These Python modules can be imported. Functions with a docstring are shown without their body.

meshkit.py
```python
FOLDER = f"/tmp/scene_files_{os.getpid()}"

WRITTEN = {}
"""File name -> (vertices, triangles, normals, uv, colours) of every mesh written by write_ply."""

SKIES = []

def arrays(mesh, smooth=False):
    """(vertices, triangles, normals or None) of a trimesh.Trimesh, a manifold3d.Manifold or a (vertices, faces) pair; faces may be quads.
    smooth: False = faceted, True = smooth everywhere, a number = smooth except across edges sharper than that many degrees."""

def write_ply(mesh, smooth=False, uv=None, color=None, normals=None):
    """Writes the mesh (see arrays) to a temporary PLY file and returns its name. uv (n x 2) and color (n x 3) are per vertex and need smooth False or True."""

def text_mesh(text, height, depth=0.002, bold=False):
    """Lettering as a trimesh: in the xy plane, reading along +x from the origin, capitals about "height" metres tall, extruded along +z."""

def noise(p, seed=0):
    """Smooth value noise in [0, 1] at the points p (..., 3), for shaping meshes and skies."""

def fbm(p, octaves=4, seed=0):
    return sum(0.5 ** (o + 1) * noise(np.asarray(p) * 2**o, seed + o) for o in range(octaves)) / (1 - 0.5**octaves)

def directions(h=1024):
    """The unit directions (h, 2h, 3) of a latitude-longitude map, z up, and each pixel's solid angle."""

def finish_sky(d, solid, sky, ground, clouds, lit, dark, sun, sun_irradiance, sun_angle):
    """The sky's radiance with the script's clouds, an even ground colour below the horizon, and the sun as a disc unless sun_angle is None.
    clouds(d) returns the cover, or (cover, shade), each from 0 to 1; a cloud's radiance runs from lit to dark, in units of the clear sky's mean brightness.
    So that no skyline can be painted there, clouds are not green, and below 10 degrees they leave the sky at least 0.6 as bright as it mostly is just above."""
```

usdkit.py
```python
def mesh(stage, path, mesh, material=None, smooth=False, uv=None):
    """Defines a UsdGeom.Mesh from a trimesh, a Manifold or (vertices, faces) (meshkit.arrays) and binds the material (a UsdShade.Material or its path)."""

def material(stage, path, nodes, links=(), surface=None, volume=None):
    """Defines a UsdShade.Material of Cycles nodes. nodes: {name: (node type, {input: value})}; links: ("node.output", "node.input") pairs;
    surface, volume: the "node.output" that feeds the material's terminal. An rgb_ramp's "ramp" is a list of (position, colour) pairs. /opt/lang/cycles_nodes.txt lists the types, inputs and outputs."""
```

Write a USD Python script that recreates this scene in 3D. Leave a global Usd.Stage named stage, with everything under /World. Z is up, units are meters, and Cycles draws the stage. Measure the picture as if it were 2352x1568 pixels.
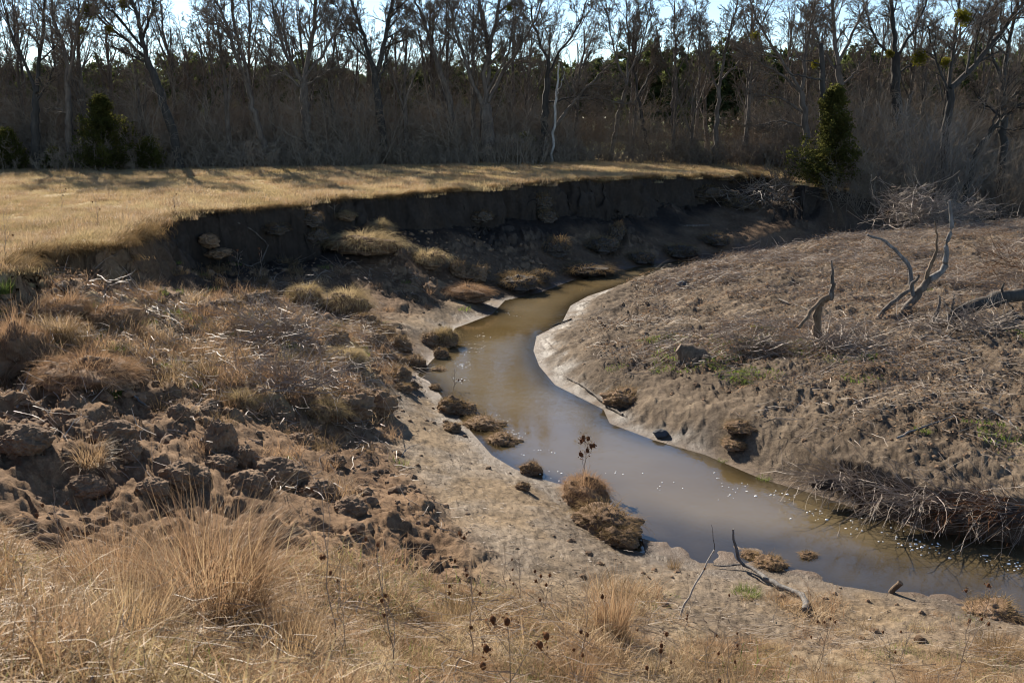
import math, numpy as np, trimesh, shapely, usdkit, meshkit
from pxr import Usd, UsdGeom, UsdLux, UsdShade, Gf, Sdf, Vt
from scipy.interpolate import RBFInterpolator
from scipy.ndimage import gaussian_filter, map_coordinates

stage = Usd.Stage.CreateInMemory()
UsdGeom.SetStageUpAxis(stage, 'Z'); UsdGeom.SetStageMetersPerUnit(stage, 1.0)
UsdGeom.Xform.Define(stage, '/World'); UsdGeom.Scope.Define(stage, '/World/Looks')

# ------------------------------------------------------------------ camera, sky, sun, exposure
CAM = np.array([0.0, 0.0, 5.1]); F = 2287.0; CU, CV = 1176.0, 784.0          # 35 mm lens
PITCH = math.atan((CV - 270.0) / F)
SUN_AZ, SUN_EL = math.radians(-28), math.radians(30)
SKY_STRENGTH, SUN_INTENSITY, EXPOSURE = 0.06, 1.25, 1.55
cam = UsdGeom.Camera.Define(stage, '/World/camera')
cam.AddTranslateOp().Set(Gf.Vec3d(*CAM)); cam.AddRotateXOp().Set(90 - math.degrees(PITCH))
cam.CreateHorizontalApertureAttr(36.0); cam.CreateFocalLengthAttr(36.0 * F / 2352)
cam.CreateFStopAttr(5.0); cam.CreateFocusDistanceAttr(16.0); cam.CreateExposureAttr(EXPOSURE)
cam.CreateClippingRangeAttr(Gf.Vec2f(0.05, 5000))
S = np.array([math.sin(SUN_AZ) * math.cos(SUN_EL), math.cos(SUN_AZ) * math.cos(SUN_EL), math.sin(SUN_EL)])
sun = UsdLux.DistantLight.Define(stage, '/World/sun')
sun.CreateIntensityAttr(SUN_INTENSITY); sun.CreateAngleAttr(0.53); sun.CreateColorAttr(Gf.Vec3f(1.0, 0.90, 0.76))
sun.CreateNormalizeAttr(True)
sx = np.cross([0, 0, 1], S); sx /= np.linalg.norm(sx); sy = np.cross(S, sx)
sun.AddTransformOp().Set(Gf.Matrix4d(*sx, 0, *sy, 0, *S, 0, 0, 0, 0, 1))
skymat = usdkit.material(stage, '/World/Looks/sky', {
    'sky': ('sky_texture', {'sky_type': 'single_scattering', 'sun_disc': False, 'sun_elevation': SUN_EL, 'sun_rotation': SUN_AZ,
                            'altitude': 1200.0, 'air_density': 1.0, 'aerosol_density': .12, 'ozone_density': 3.0}),
    'bg': ('background_shader', {'strength': SKY_STRENGTH})}, [('sky.color', 'bg.color')], surface='bg.background')
dome = UsdLux.DomeLight.Define(stage, '/World/sky'); dome.CreateIntensityAttr(1.0)
UsdShade.MaterialBindingAPI.Apply(dome.GetPrim()).Bind(skymat)

# ------------------------------------------------------------------ helpers: names, labels, prims
used = {}
def numbered(path):
    n = used.get(path, 0); used[path] = n + 1
    return path if n == 0 else '%s_%03d' % (path, n)
def tag(p, label, cat, group=None, kind=None):
    p = p.GetPrim() if hasattr(p, 'GetPrim') else p
    p.SetCustomDataByKey('label', label); p.SetCustomDataByKey('category', cat)
    if group: p.SetCustomDataByKey('group', group)
    if kind: p.SetCustomDataByKey('kind', kind)
    return p
def obj(name, mesh, mat, parent=None, smooth=False):
    path = numbered((str(parent.GetPath()) if parent is not None else '/World') + '/' + name)
    return usdkit.mesh(stage, path, mesh, MAT[mat], smooth=smooth).GetPrim()
def thing(name, label, cat, loc=(0, 0, 0), rz=0.0, sc=1.0, group=None):
    x = UsdGeom.Xform.Define(stage, numbered('/World/' + name))
    x.AddTranslateOp().Set(Gf.Vec3d(*[float(a) for a in loc]))
    x.AddRotateZOp().Set(float(rz))
    s = np.broadcast_to(np.asarray(sc, float), 3); x.AddScaleOp().Set(Gf.Vec3f(*[float(a) for a in s]))
    return tag(x, label, cat, group)
UsdGeom.Scope.Define(stage, '/World/Looks/kinds')
def kind_of(name):
    x = UsdGeom.Xform.Define(stage, '/World/Looks/kinds/' + name); x.GetPrim().SetSpecifier(Sdf.SpecifierClass)
    return x.GetPrim()
def copy_of(src, name, label, cat, loc, rz=0.0, sc=1.0, group=None):
    p = thing(name, label, cat, loc, rz, sc, group)
    p.GetReferences().AddInternalReference(src.GetPath()); p.SetInstanceable(True)
    return p
def part(src, name, mesh, mat, smooth=False):
    return usdkit.mesh(stage, numbered(str(src.GetPath()) + '/' + name), mesh, MAT[mat], smooth=smooth).GetPrim()
def quats(normals, rz):
    """rotation about z by rz, then z turned to the normal; (w,x,y,z)"""
    n = normals / np.linalg.norm(normals, axis=1, keepdims=True)
    w = 1 + n[:, 2]; q1 = np.stack([w, -n[:, 1], n[:, 0], 0 * w], 1); q1 /= np.linalg.norm(q1, axis=1, keepdims=True)
    c, s = np.cos(rz / 2), np.sin(rz / 2)
    return np.stack([q1[:, 0] * c - q1[:, 3] * s, q1[:, 1] * c + q1[:, 2] * s, q1[:, 2] * c - q1[:, 1] * s, q1[:, 3] * c + q1[:, 0] * s], 1)
def scatter(name, label, cat, protos, pos, rz, scale, rng, normals=None):
    """stuff: a PointInstancer. protos = [(part name, mesh, material)]"""
    pi = UsdGeom.PointInstancer.Define(stage, numbered('/World/' + name))
    rel = pi.CreatePrototypesRel()
    for pn, m, mt in protos:
        path = numbered(str(pi.GetPath()) + '/' + pn)
        usdkit.mesh(stage, path, m, MAT[mt]); rel.AddTarget(path)
    n = len(pos)
    if normals is None: normals = np.tile([0, 0, 1.0], (n, 1))
    q = quats(normals, rz)
    pi.CreatePositionsAttr(Vt.Vec3fArray.FromNumpy(np.asarray(pos, np.float32)))
    pi.CreateOrientationsAttr(Vt.QuathArray([Gf.Quath(float(a), float(b), float(c), float(d)) for a, b, c, d in q]))
    s = np.asarray(scale, np.float32); s = s if s.ndim == 2 else np.repeat(s[:, None], 3, 1)
    pi.CreateScalesAttr(Vt.Vec3fArray.FromNumpy(s))
    pi.CreateProtoIndicesAttr(Vt.IntArray.FromNumpy(rng.integers(0, len(protos), n).astype(np.int32)))
    return tag(pi, label, cat, kind='stuff')

# ------------------------------------------------------------------ materials
MAT = {}
def M(name, nodes, links, **kw): MAT[name] = usdkit.material(stage, '/World/Looks/' + name, nodes, links, **kw)
def blade_mat(name, ramp, trans=0.45, seed_scale=0.6, rough=0.55):
    # stems and leaves: colour varies from blade to blade and in broad drifts, part of the light comes through
    M(name, {'geo': ('geometry', {}), 'nz': ('noise_texture', {'scale': seed_scale, 'detail': 2.0}),
             'add': ('math', {'math_type': 'multiply_add', 'value2': 0.55, 'value3': 0.0}),
             'ad2': ('math', {'math_type': 'multiply_add', 'value2': 1.15, 'use_clamp': True}),
             'sub': ('math', {'math_type': 'subtract', 'value2': 0.25}),
             'ramp': ('rgb_ramp', {'ramp': ramp}), 'p': ('principled_bsdf', {'roughness': rough, 'specular_ior_level': 0.16}) if name in ('straw_grass', 'dry_stem', 'weed_stem') else ('diffuse_bsdf', {}),
             't': ('translucent_bsdf', {}), 'mix': ('mix_closure', {'fac': trans})},
      [('geo.random_per_island', 'add.value1'), ('geo.position', 'nz.vector'), ('nz.fac', 'sub.value1'), ('sub.value', 'ad2.value1'), ('add.value', 'ad2.value3'),
       ('ad2.value', 'ramp.fac'), ('ramp.color', 'p.base_color' if name in ('straw_grass', 'dry_stem', 'weed_stem') else 'p.color'), ('ramp.color', 't.color'), ('p.BSDF', 'mix.closure1'), ('t.BSDF', 'mix.closure2')], surface='mix.closure')
blade_mat('field_grass', [(0, (.25, .19, .095)), (.35, (.385, .30, .165)), (.6, (.49, .40, .24)), (.82, (.43, .37, .20)), (1, (.22, .22, .085))], .42, .35)
blade_mat('straw_grass', [(0, (.22, .135, .07)), (.3, (.36, .25, .14)), (.6, (.47, .36, .22)), (.85, (.58, .48, .33)), (1, (.24, .22, .09))], .4, 1.2)
blade_mat('russet_grass', [(0, (.20, .122, .068)), (.4, (.34, .222, .130)), (.75, (.46, .335, .21)), (1, (.58, .47, .33))], .42, 1.5)
blade_mat('rim_blade', [(0, (.13, .085, .04)), (.5, (.24, .155, .07)), (1, (.34, .235, .11))], .3, 1.2)
blade_mat('clod_grass', [(0, (.12, .085, .045)), (.4, (.24, .165, .085)), (.75, (.36, .26, .14)), (1, (.19, .19, .07))], .3, 1.5)
blade_mat('green_grass', [(0, (.09, .12, .03)), (.5, (.16, .20, .05)), (1, (.26, .29, .09))], .45, 2.0)
blade_mat('dry_stem', [(0, (.20, .15, .11)), (.4, (.33, .27, .21)), (.8, (.45, .39, .32)), (1, (.60, .55, .48))], .1, 2.0)
blade_mat('weed_stem', [(0, (.17, .13, .10)), (.5, (.30, .25, .20)), (1, (.46, .41, .36))], .1, 3.0)
blade_mat('seed_head', [(0, (.09, .045, .025)), (1, (.20, .10, .05))], .1, 3.0)
blade_mat('dead_leaf', [(0, (.16, .10, .06)), (.5, (.28, .19, .12)), (1, (.42, .33, .24))], .25, 3.0)
blade_mat('cedar_leaf', [(0, (.045, .048, .016)), (.5, (.105, .105, .030)), (1, (.20, .18, .052))], .55, .9)
blade_mat('pine_leaf', [(0, (.045, .055, .022)), (.5, (.085, .098, .036)), (1, (.145, .148, .055))], .5, .08)
blade_mat('mistletoe_leaf', [(0, (.09, .085, .012)), (.5, (.17, .155, .02)), (1, (.28, .25, .04))], .4, 1.0)
blade_mat('twig', [(0, (.095, .07, .05)), (.5, (.15, .113, .083)), (1, (.22, .175, .135))], .0, .06)
blade_mat('brush_twig', [(0, (.105, .082, .060)), (.5, (.165, .132, .10)), (1, (.24, .20, .155))], .0, .12)
blade_mat('grey_twig', [(0, (.11, .093, .08)), (.5, (.17, .148, .126)), (1, (.24, .21, .18))], .0, .2)
def bark_mat(name, c0, c1, c2, sc=6.0):
    M(name, {'tc': ('geometry', {}), 'mp': ('mapping', {'scale': (sc, sc, sc * .25)}), 'nz': ('noise_texture', {'scale': 1.6, 'detail': 6.0, 'roughness': .65}),
             'ramp': ('rgb_ramp', {'ramp': [(.28, c0), (.5, c1), (.72, c2)]}), 'b': ('bump', {'strength': .7, 'distance': .03}), 'p': ('principled_bsdf', {'roughness': .85, 'specular_ior_level': .25})},
      [('tc.position', 'mp.vector'), ('mp.vector', 'nz.vector'), ('nz.fac', 'ramp.fac'), ('nz.fac', 'b.height'), ('ramp.color', 'p.base_color'), ('b.normal', 'p.normal')], surface='p.BSDF')
bark_mat('bark', (.038, .028, .021), (.075, .057, .043), (.125, .10, .078), 4.0)
bark_mat('pale_bark', (.16, .145, .125), (.26, .235, .205), (.38, .35, .31), 5.0)
bark_mat('dark_bark', (.014, .011, .009), (.028, .023, .018), (.055, .045, .036), 5.0)
bark_mat('driftwood', (.03, .024, .019), (.065, .051, .040), (.14, .115, .095), 9.0)
bark_mat('grey_driftwood', (.045, .041, .039), (.095, .088, .082), (.19, .178, .166), 9.0)
bark_mat('brown_driftwood', (.04, .026, .015), (.09, .059, .035), (.16, .112, .073), 9.0)

def soil_mat(name, ramp, bump=.8, dist=.03):
    M(name, {'geo': ('geometry', {}), 'n1': ('noise_texture', {'scale': 2.2, 'detail': 6.0, 'roughness': .65}), 'n2': ('noise_texture', {'scale': 26.0, 'detail': 8.0, 'roughness': .7}),
             'ramp': ('rgb_ramp', {'ramp': ramp}), 'b': ('bump', {'strength': bump, 'distance': dist}), 'p': ('principled_bsdf', {'roughness': .92, 'specular_ior_level': .2}),
             'mm': ('mix_float', {'fac': .4})},
      [('geo.position', 'n1.vector'), ('geo.position', 'n2.vector'), ('n1.fac', 'mm.a'), ('n2.fac', 'mm.b'), ('mm.result', 'ramp.fac'), ('n2.fac', 'b.height'),
       ('ramp.color', 'p.base_color'), ('b.normal', 'p.normal')], surface='p.BSDF')
soil_mat('soil', [(.3, (.06, .034, .019)), (.46, (.12, .073, .041)), (.66, (.215, .14, .085))])
soil_mat('grey_soil', [(.3, (.075, .057, .043)), (.48, (.135, .105, .08)), (.68, (.22, .18, .14))])
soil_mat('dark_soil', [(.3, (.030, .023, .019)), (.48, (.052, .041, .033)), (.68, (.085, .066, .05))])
soil_mat('stone', [(.3, (.02, .021, .024)), (.55, (.05, .052, .056)), (.75, (.10, .10, .105))], .4, .01)

# the ground: masks in the primvar "ground" (r meadow, g wet mud and sand, b point bar) and "wet"
def ground_material():
    N = {'zone': ('attribute', {'attribute': 'ground'}), 'sep': ('separate_color', {}), 'wet': ('attribute', {'attribute': 'wet'}), 'geo': ('geometry', {}),
         'n1': ('noise_texture', {'scale': .9, 'detail': 6.0, 'roughness': .6}), 'n2': ('noise_texture', {'scale': 9.0, 'detail': 8.0, 'roughness': .68}), 'n3': ('noise_texture', {'scale': 55.0, 'detail': 6.0, 'roughness': .7}),
         'fm': ('mix_float', {'fac': .5}), 'fm2': ('mix_float', {'fac': .3}),
         'soil': ('rgb_ramp', {'ramp': [(.33, (.052, .031, .017)), (.45, (.108, .066, .038)), (.56, (.175, .113, .067)), (.68, (.25, .17, .105))]}),
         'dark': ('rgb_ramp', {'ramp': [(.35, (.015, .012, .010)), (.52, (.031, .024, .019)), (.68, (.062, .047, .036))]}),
         'mead': ('rgb_ramp', {'ramp': [(.32, (.15, .125, .06)), (.5, (.29, .22, .115)), (.68, (.41, .32, .18))]}),
         'mud': ('rgb_ramp', {'ramp': [(.36, (.058, .041, .025)), (.47, (.135, .099, .063)), (.57, (.225, .168, .108)), (.7, (.30, .23, .150))]}),
         'bar': ('rgb_ramp', {'ramp': [(.35, (.029, .021, .014)), (.46, (.066, .049, .034)), (.54, (.120, .091, .064)), (.67, (.215, .168, .118))]}),
         'mx0': ('mix_color', {}), 'sy': ('separate_xyz', {}), 'fy': ('map_range', {'range_type': 'smoothstep', 'from_min': 64.0, 'from_max': 76.0, 'to_min': 0.0, 'to_max': .95, 'clamp': True}), 'gm': ('mix_color', {'b': (.075, .088, .026)}), 'mx1': ('mix_color', {}), 'mx2': ('mix_color', {}), 'mx3': ('mix_color', {}), 'wetc': ('mix_color', {'blend_type': 'multiply', 'b': (.52, .50, .48)}),
         'rough': ('map_range', {'from_min': 0.0, 'from_max': 1.0, 'to_min': .92, 'to_max': .58, 'clamp': True}),
         'spec': ('map_range', {'from_min': 0.0, 'from_max': 1.0, 'to_min': .06, 'to_max': .26, 'clamp': True}),
         'hm': ('math', {'math_type': 'multiply_add', 'value2': .35}),
         'b': ('bump', {'strength': .75, 'distance': .045}), 'p': ('principled_bsdf', {}), 'cliff': ('attribute', {'attribute': 'topsoil'})}
    L = [('zone.color', 'sep.color'), ('geo.position', 'n1.vector'), ('geo.position', 'n2.vector'), ('geo.position', 'n3.vector'), ('n1.fac', 'fm.a'), ('n2.fac', 'fm.b'), ('fm.result', 'fm2.a'), ('n3.fac', 'fm2.b')]
    for r in ('soil', 'dark', 'mead', 'mud', 'bar'): L.append(('fm2.result', r + '.fac'))
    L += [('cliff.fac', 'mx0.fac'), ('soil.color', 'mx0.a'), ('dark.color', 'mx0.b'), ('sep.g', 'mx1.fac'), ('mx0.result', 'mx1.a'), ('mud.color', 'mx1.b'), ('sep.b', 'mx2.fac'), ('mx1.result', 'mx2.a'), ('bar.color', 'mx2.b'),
          ('sep.r', 'mx3.fac'), ('mx2.result', 'mx3.a'), ('geo.position', 'sy.vector'), ('sy.y', 'fy.value'), ('fy.result', 'gm.fac'), ('mead.color', 'gm.a'), ('gm.result', 'mx3.b'), ('wet.fac', 'wetc.fac'), ('mx3.result', 'wetc.a'), ('wetc.result', 'p.base_color'),
          ('wet.fac', 'rough.value'), ('rough.result', 'p.roughness'), ('wet.fac', 'spec.value'), ('spec.result', 'p.specular_ior_level'),
          ('n3.fac', 'hm.value1'), ('n2.fac', 'hm.value3'), ('hm.value', 'b.height'), ('b.normal', 'p.normal')]
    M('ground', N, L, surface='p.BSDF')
ground_material()
M('water', {'geo': ('geometry', {}), 'mp': ('mapping', {'scale': (1.0, .62, 1.0), 'rotation': (0, 0, .5)}), 'n1': ('noise_texture', {'scale': 7.5, 'detail': 4.0, 'roughness': .6, 'distortion': .8}), 'n2': ('noise_texture', {'scale': 1.0, 'detail': 2.0}),
            'n3': ('noise_texture', {'scale': .35, 'detail': 3.0}), 'am': ('rgb_ramp', {'ramp': [(.35, (.15, .15, .15)), (.65, (1, 1, 1))]}),
            'ml': ('math', {'math_type': 'multiply'}), 'b': ('bump', {'strength': .3, 'distance': .016}), 'dep': ('attribute', {'attribute': 'depth'}),
            'cl': ('rgb_ramp', {'ramp': [(.3, (.092, .064, .027)), (.55, (.116, .088, .048)), (.75, (.125, .103, .068))]}), 'd': ('diffuse_bsdf', {}), 'tr': ('transparent_bsdf', {'color': (.80, .70, .52)}),
            'body': ('mix_closure', {}), 'fr': ('fresnel', {'IOR': 1.42}), 'g': ('glossy_bsdf', {'roughness': .02, 'color': (1, 1, 1)}), 'o': ('mix_closure', {})},
  [('geo.position', 'mp.vector'), ('mp.vector', 'n1.vector'), ('mp.vector', 'n2.vector'), ('geo.position', 'n3.vector'), ('n3.fac', 'am.fac'), ('n3.fac', 'cl.fac'), ('n1.fac', 'ml.value1'), ('am.color', 'ml.value2'), ('ml.value', 'b.height'),
   ('cl.color', 'd.color'), ('dep.fac', 'body.fac'), ('tr.BSDF', 'body.closure1'), ('d.BSDF', 'body.closure2'), ('b.normal', 'g.normal'), ('b.normal', 'fr.normal'), ('fr.fac', 'o.fac'), ('body.closure', 'o.closure1'), ('g.BSDF', 'o.closure2')], surface='o.closure')
M('foam', {'p': ('principled_bsdf', {'base_color': (.82, .82, .80), 'roughness': .25})}, [], surface='p.BSDF')

# ------------------------------------------------------------------ from a point of the photograph to a point of the place
FWD = np.array([0, math.cos(PITCH), -math.sin(PITCH)]); UP = np.array([0, math.sin(PITCH), math.cos(PITCH)]); RIGHT = np.array([1.0, 0, 0])
def ray(u, v): return FWD + RIGHT * ((u - CU) / F) + UP * ((CV - v) / F)
def at(u, v, z): d = ray(u, v); return CAM + d * ((z - CAM[2]) / d[2])          # on the level z
def far(u, v, y): d = ray(u, v); return CAM + d * (y / d[1])                     # at the distance y
def ss(a, b, x): t = np.clip((x - a) / (b - a), 0, 1); return t * t * (3 - 2 * t)
def fb(x, y, z, sc, o=3, seed=0): return meshkit.fbm(np.stack([np.broadcast_to(x, np.shape(x)) * sc, y * sc, np.zeros_like(x) + z * sc], -1), o, seed) - .5

# ------------------------------------------------------------------ the lie of the land
def field_z(x, y): return 2.8 - (.046 * np.clip(x - 5, 0, 12) + .11 * np.clip(x - 11, 0, 6)) * (1 - ss(51, 58, y)) + .16 * fb(x, y, 0, .09, 2, 5) - .08
SCARP_PX = [(20, 622), (50, 600), (110, 577), (180, 574), (240, 577), (287, 562), (292, 540), (340, 520), (400, 501), (440, 489), (520, 482), (600, 475), (660, 471), (700, 467), (760, 460), (900, 449), (1000, 441), (1050, 436), (1150, 426), (1230, 420),
            (1300, 414), (1400, 414), (1500, 407), (1600, 405), (1700, 406), (1780, 408), (1850, 413, 43.4), (1920, 421, 45), (2000, 436, 47.6)]
DROP = [.3, .45, .55, .6, .65, .7, .85, 1.0, 1.1, 1.15, 1.2, 1.2, 1.2, 1.15, 1.1, 1.1, 1.1, 1.1, 1.15, 1.2, 1.2, 1.2, 1.1, 1.0, .9, .8, .6, .5, .3]
SCARP = []
for u, v, *yy in SCARP_PX:
    if yy: SCARP.append(far(u, v, yy[0])[:2]); continue
    p = at(u, v, 2.8)
    for _ in range(6): p = at(u, v, float(field_z(p[0:1], p[1:2])[0]))
    SCARP.append(p[:2])
SCARP = np.array(SCARP)
scarp_line = shapely.LineString(np.vstack([[(-200, SCARP[0, 1] - .6), (-40, SCARP[0, 1] - .6)], SCARP, [(20.5, 53), (27, 62), (40, 75), (90, 110)]]))
field_poly = shapely.Polygon(list(scarp_line.coords) + [(90, 3000), (-200, 3000)])
L_SHORE = [(2900, 1560), (2500, 1460), (2352, 1424), (2150, 1376), (1950, 1347), (1800, 1314), (1650, 1297), (1540, 1292), (1455, 1262), (1380, 1200), (1310, 1118), (1240, 1098), (1180, 1075), (1130, 1045), (1060, 965), (985, 875), (958, 862), (985, 835), (1028, 790),
           (1045, 754), (1130, 722), (1160, 690), (1240, 672), (1320, 642), (1400, 625), (1500, 606), (1700, 582), (1900, 556), (2000, 538)]
R_SHORE = [(2900, 1370), (2600, 1315), (2352, 1252), (2234, 1230), (2133, 1222), (2000, 1178), (1850, 1128), (1750, 1100), (1620, 1044), (1500, 1010), (1400, 972), (1386, 940), (1275, 884), (1238, 840), (1225, 805), (1232, 772), (1290, 742), (1310, 702), (1350, 680), (1420, 657),
           (1530, 640), (1700, 624), (1900, 594), (2000, 578)]
LS = np.array([at(u, v, 0)[:2] for u, v in L_SHORE] + [(19.0, 46.5), (26, 55), (36, 64), (70, 84)])
RS = np.array([at(u, v, 0)[:2] for u, v in R_SHORE] + [(20.0, 41.5), (27, 48.5), (38, 57), (75, 74)])
LS = np.vstack([[(40, -1)], LS]); RS = np.vstack([[(40, 2.5)], RS])
water_poly = shapely.Polygon(np.vstack([LS, RS[::-1]])).buffer(.12).buffer(-.12)
if water_poly.geom_type != 'Polygon': water_poly = max(water_poly.geoms, key=lambda g: g.area)
shapely.prepare(field_poly); shapely.prepare(water_poly); shapely.prepare(scarp_line)
near_line = shapely.LineString(LS[:10]); shapely.prepare(near_line); water_line = water_poly.exterior; shapely.prepare(water_line)

CTRL = []                                                        # (x, y, z)
def ctrl(u, v, z): CTRL.append((*at(u, v, z)[:2], z))
nrm = np.gradient(SCARP, axis=0); nrm = np.stack([nrm[:, 1], -nrm[:, 0]], 1); nrm /= np.linalg.norm(nrm, axis=1, keepdims=True)
for p, n, h in zip(SCARP, nrm, DROP):
    z = float(field_z(p[0:1], p[1:2])[0]) - h
    CTRL.append((*(p + n * .75), z - .12)); CTRL.append((*(p - n * 1.2), z + .1)); CTRL.append((*(p - n * 4), z + .2))
for u, v, z in [(60, 660, 2.35), (150, 658, 2.15), (280, 645, 2.0), (10, 640, 2.5), (330, 655, 1.75), (380, 655, 1.5), (440, 650, 1.25), (500, 650, 1.05), (600, 648, .82), (700, 640, .75), (720, 600, 1.05), (600, 700, .85), (500, 700, 1.0), (400, 700, 1.4), (250, 700, 2.05), (50, 690, 2.25),
                (-200, 700, 2.5), (-400, 900, 2.5), (-300, 1150, 2.2), (200, 760, 1.9), (330, 800, 1.65), (200, 840, 1.72), (300, 905, 1.5), (30, 800, 1.9), (50, 860, 1.75), (100, 850, 1.78), (190, 905, 1.66), (300, 930, 1.46), (250, 960, 1.25), (120, 940, 1.3), (30, 920, 1.35), (30, 980, 1.45),
                (450, 930, 1.3), (500, 790, 1.22), (620, 780, 1.0), (700, 760, .85), (760, 700, .65), (850, 740, .42), (800, 860, .75), (880, 830, .45), (850, 800, .6), (950, 850, .15), (900, 720, .4), (700, 860, .95), (640, 920, 1.0), (800, 920, .7), (880, 930, .3),
                (1000, 735, .12), (950, 780, .22), (1090, 690, .12), (1000, 640, .6), (1080, 660, .22), (900, 560, 1.55), (800, 520, 1.9), (850, 640, .8), (980, 580, 1.15), (1060, 620, .55), (1100, 560, .95), (1200, 600, .5), (1200, 520, 1.35), (1180, 650, .15),
                (1300, 600, .3), (1300, 520, 1.2), (1400, 520, 1.0), (1400, 590, .22), (1500, 500, 1.15), (1520, 570, .3), (1600, 480, 1.2), (1650, 540, .45), (1700, 480, 1.1), (1800, 500, .9), (1850, 530, .35), (1900, 480, 1.0),
                (100, 1000, 1.45), (300, 1000, 1.4), (500, 1000, 1.1), (400, 960, 1.2), (500, 1100, 1.2), (700, 1000, .7), (900, 1000, .28), (930, 920, .16), (1000, 990, .14), (1100, 1150, .3), (1200, 1200, .3), (1050, 1080, .18), (1300, 1250, .25), (1300, 1170, .12), (1000, 1150, .42), (800, 1150, .75),
                (900, 1250, .72), (1000, 1270, .6), (600, 1200, 1.1), (700, 1100, .85), (400, 1150, 1.2), (100, 1150, 1.3), (200, 1080, 1.35), (100, 1265, 1.35), (300, 1240, 1.3), (450, 1230, 1.2), (100, 1345, 2.15), (100, 1420, 2.5), (350, 1340, 2.05), (300, 1450, 2.45), (300, 1560, 2.7),
                (600, 1500, 2.3), (620, 1360, 1.75), (720, 1300, 1.2), (800, 1400, 1.65), (900, 1400, 1.5), (1000, 1330, .95), (900, 1560, 2.0), (1200, 1400, .85), (1200, 1560, 1.5), (1500, 1450, .5), (1500, 1560, .85), (1400, 1350, .3), (1600, 1360, .16), (1700, 1400, .18), (1900, 1420, .13), (1900, 1490, .3), (1900, 1560, .55),
                (2100, 1450, .15), (2300, 1480, .2), (2300, 1560, .42), (2150, 1560, .5), (2500, 1560, .3), (1750, 1340, .06),
                (1450, 690, .25), (1370, 720, .2), (1500, 760, .5), (1320, 800, .22), (1400, 850, .35), (1650, 760, .72), (1800, 760, .9), (2000, 760, 1.0), (2200, 760, 1.05), (2352, 700, 1.12), (2600, 700, 1.3), (1600, 690, .55), (1700, 650, .72), (1850, 650, .88), (2000, 620, 1.0), (2200, 600, 1.08),
                (1470, 655, .36), (1550, 636, .58), (1620, 615, .68), (1700, 594, .72), (1800, 570, .82), (1900, 547, .93), (2050, 527, 1.0), (2200, 519, 1.04), (2352, 512, 1.05), (2600, 505, 1.15), (1500, 880, .38), (1450, 930, .25), (1560, 960, .3), (1700, 950, .58), (1620, 850, .62), (1850, 880, .78), (2000, 950, .78), (2300, 950, .85), (2600, 1000, .9), (2150, 850, .9),
                (1800, 1060, .3), (1700, 1040, .25), (1930, 1060, .5), (2000, 1080, .55), (2300, 1080, .62), (1900, 1120, .32), (2050, 1140, .4), (2150, 1172, .36), (2300, 1195, .36), (2500, 1225, .42), (2800, 1290, .45), (2600, 1150, .6)]: ctrl(u, v, z)
CTRL += [(0, 0, 3.4), (0, 2.5, 3.0), (-3, 1.5, 3.3), (3, 2, 2.5), (6, 2, 1.8), (6, 5, .95), (-6, 3, 3.0), (9, 4, .8), (-12, 9, 2.75), (22, 40, 1.05), (24, 44, .9), (30, 46, 1.0), (40, 46, 1.2), (14, 38.2, .55), (17, 39.6, .6), (24, 58, 1.0), (30, 62, 1.2), (22, 56, 1.5), (45, 20, 1.4), (45, 8, 1.2), (60, 60, 1.5)]
CTRL = np.array(CTRL)
def polar(x, y): return np.stack([np.clip(np.arctan2(x, np.maximum(y, .3)), -.85, .9), .8 * np.log(np.maximum(np.hypot(x, y), 1.5))], -1)
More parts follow.
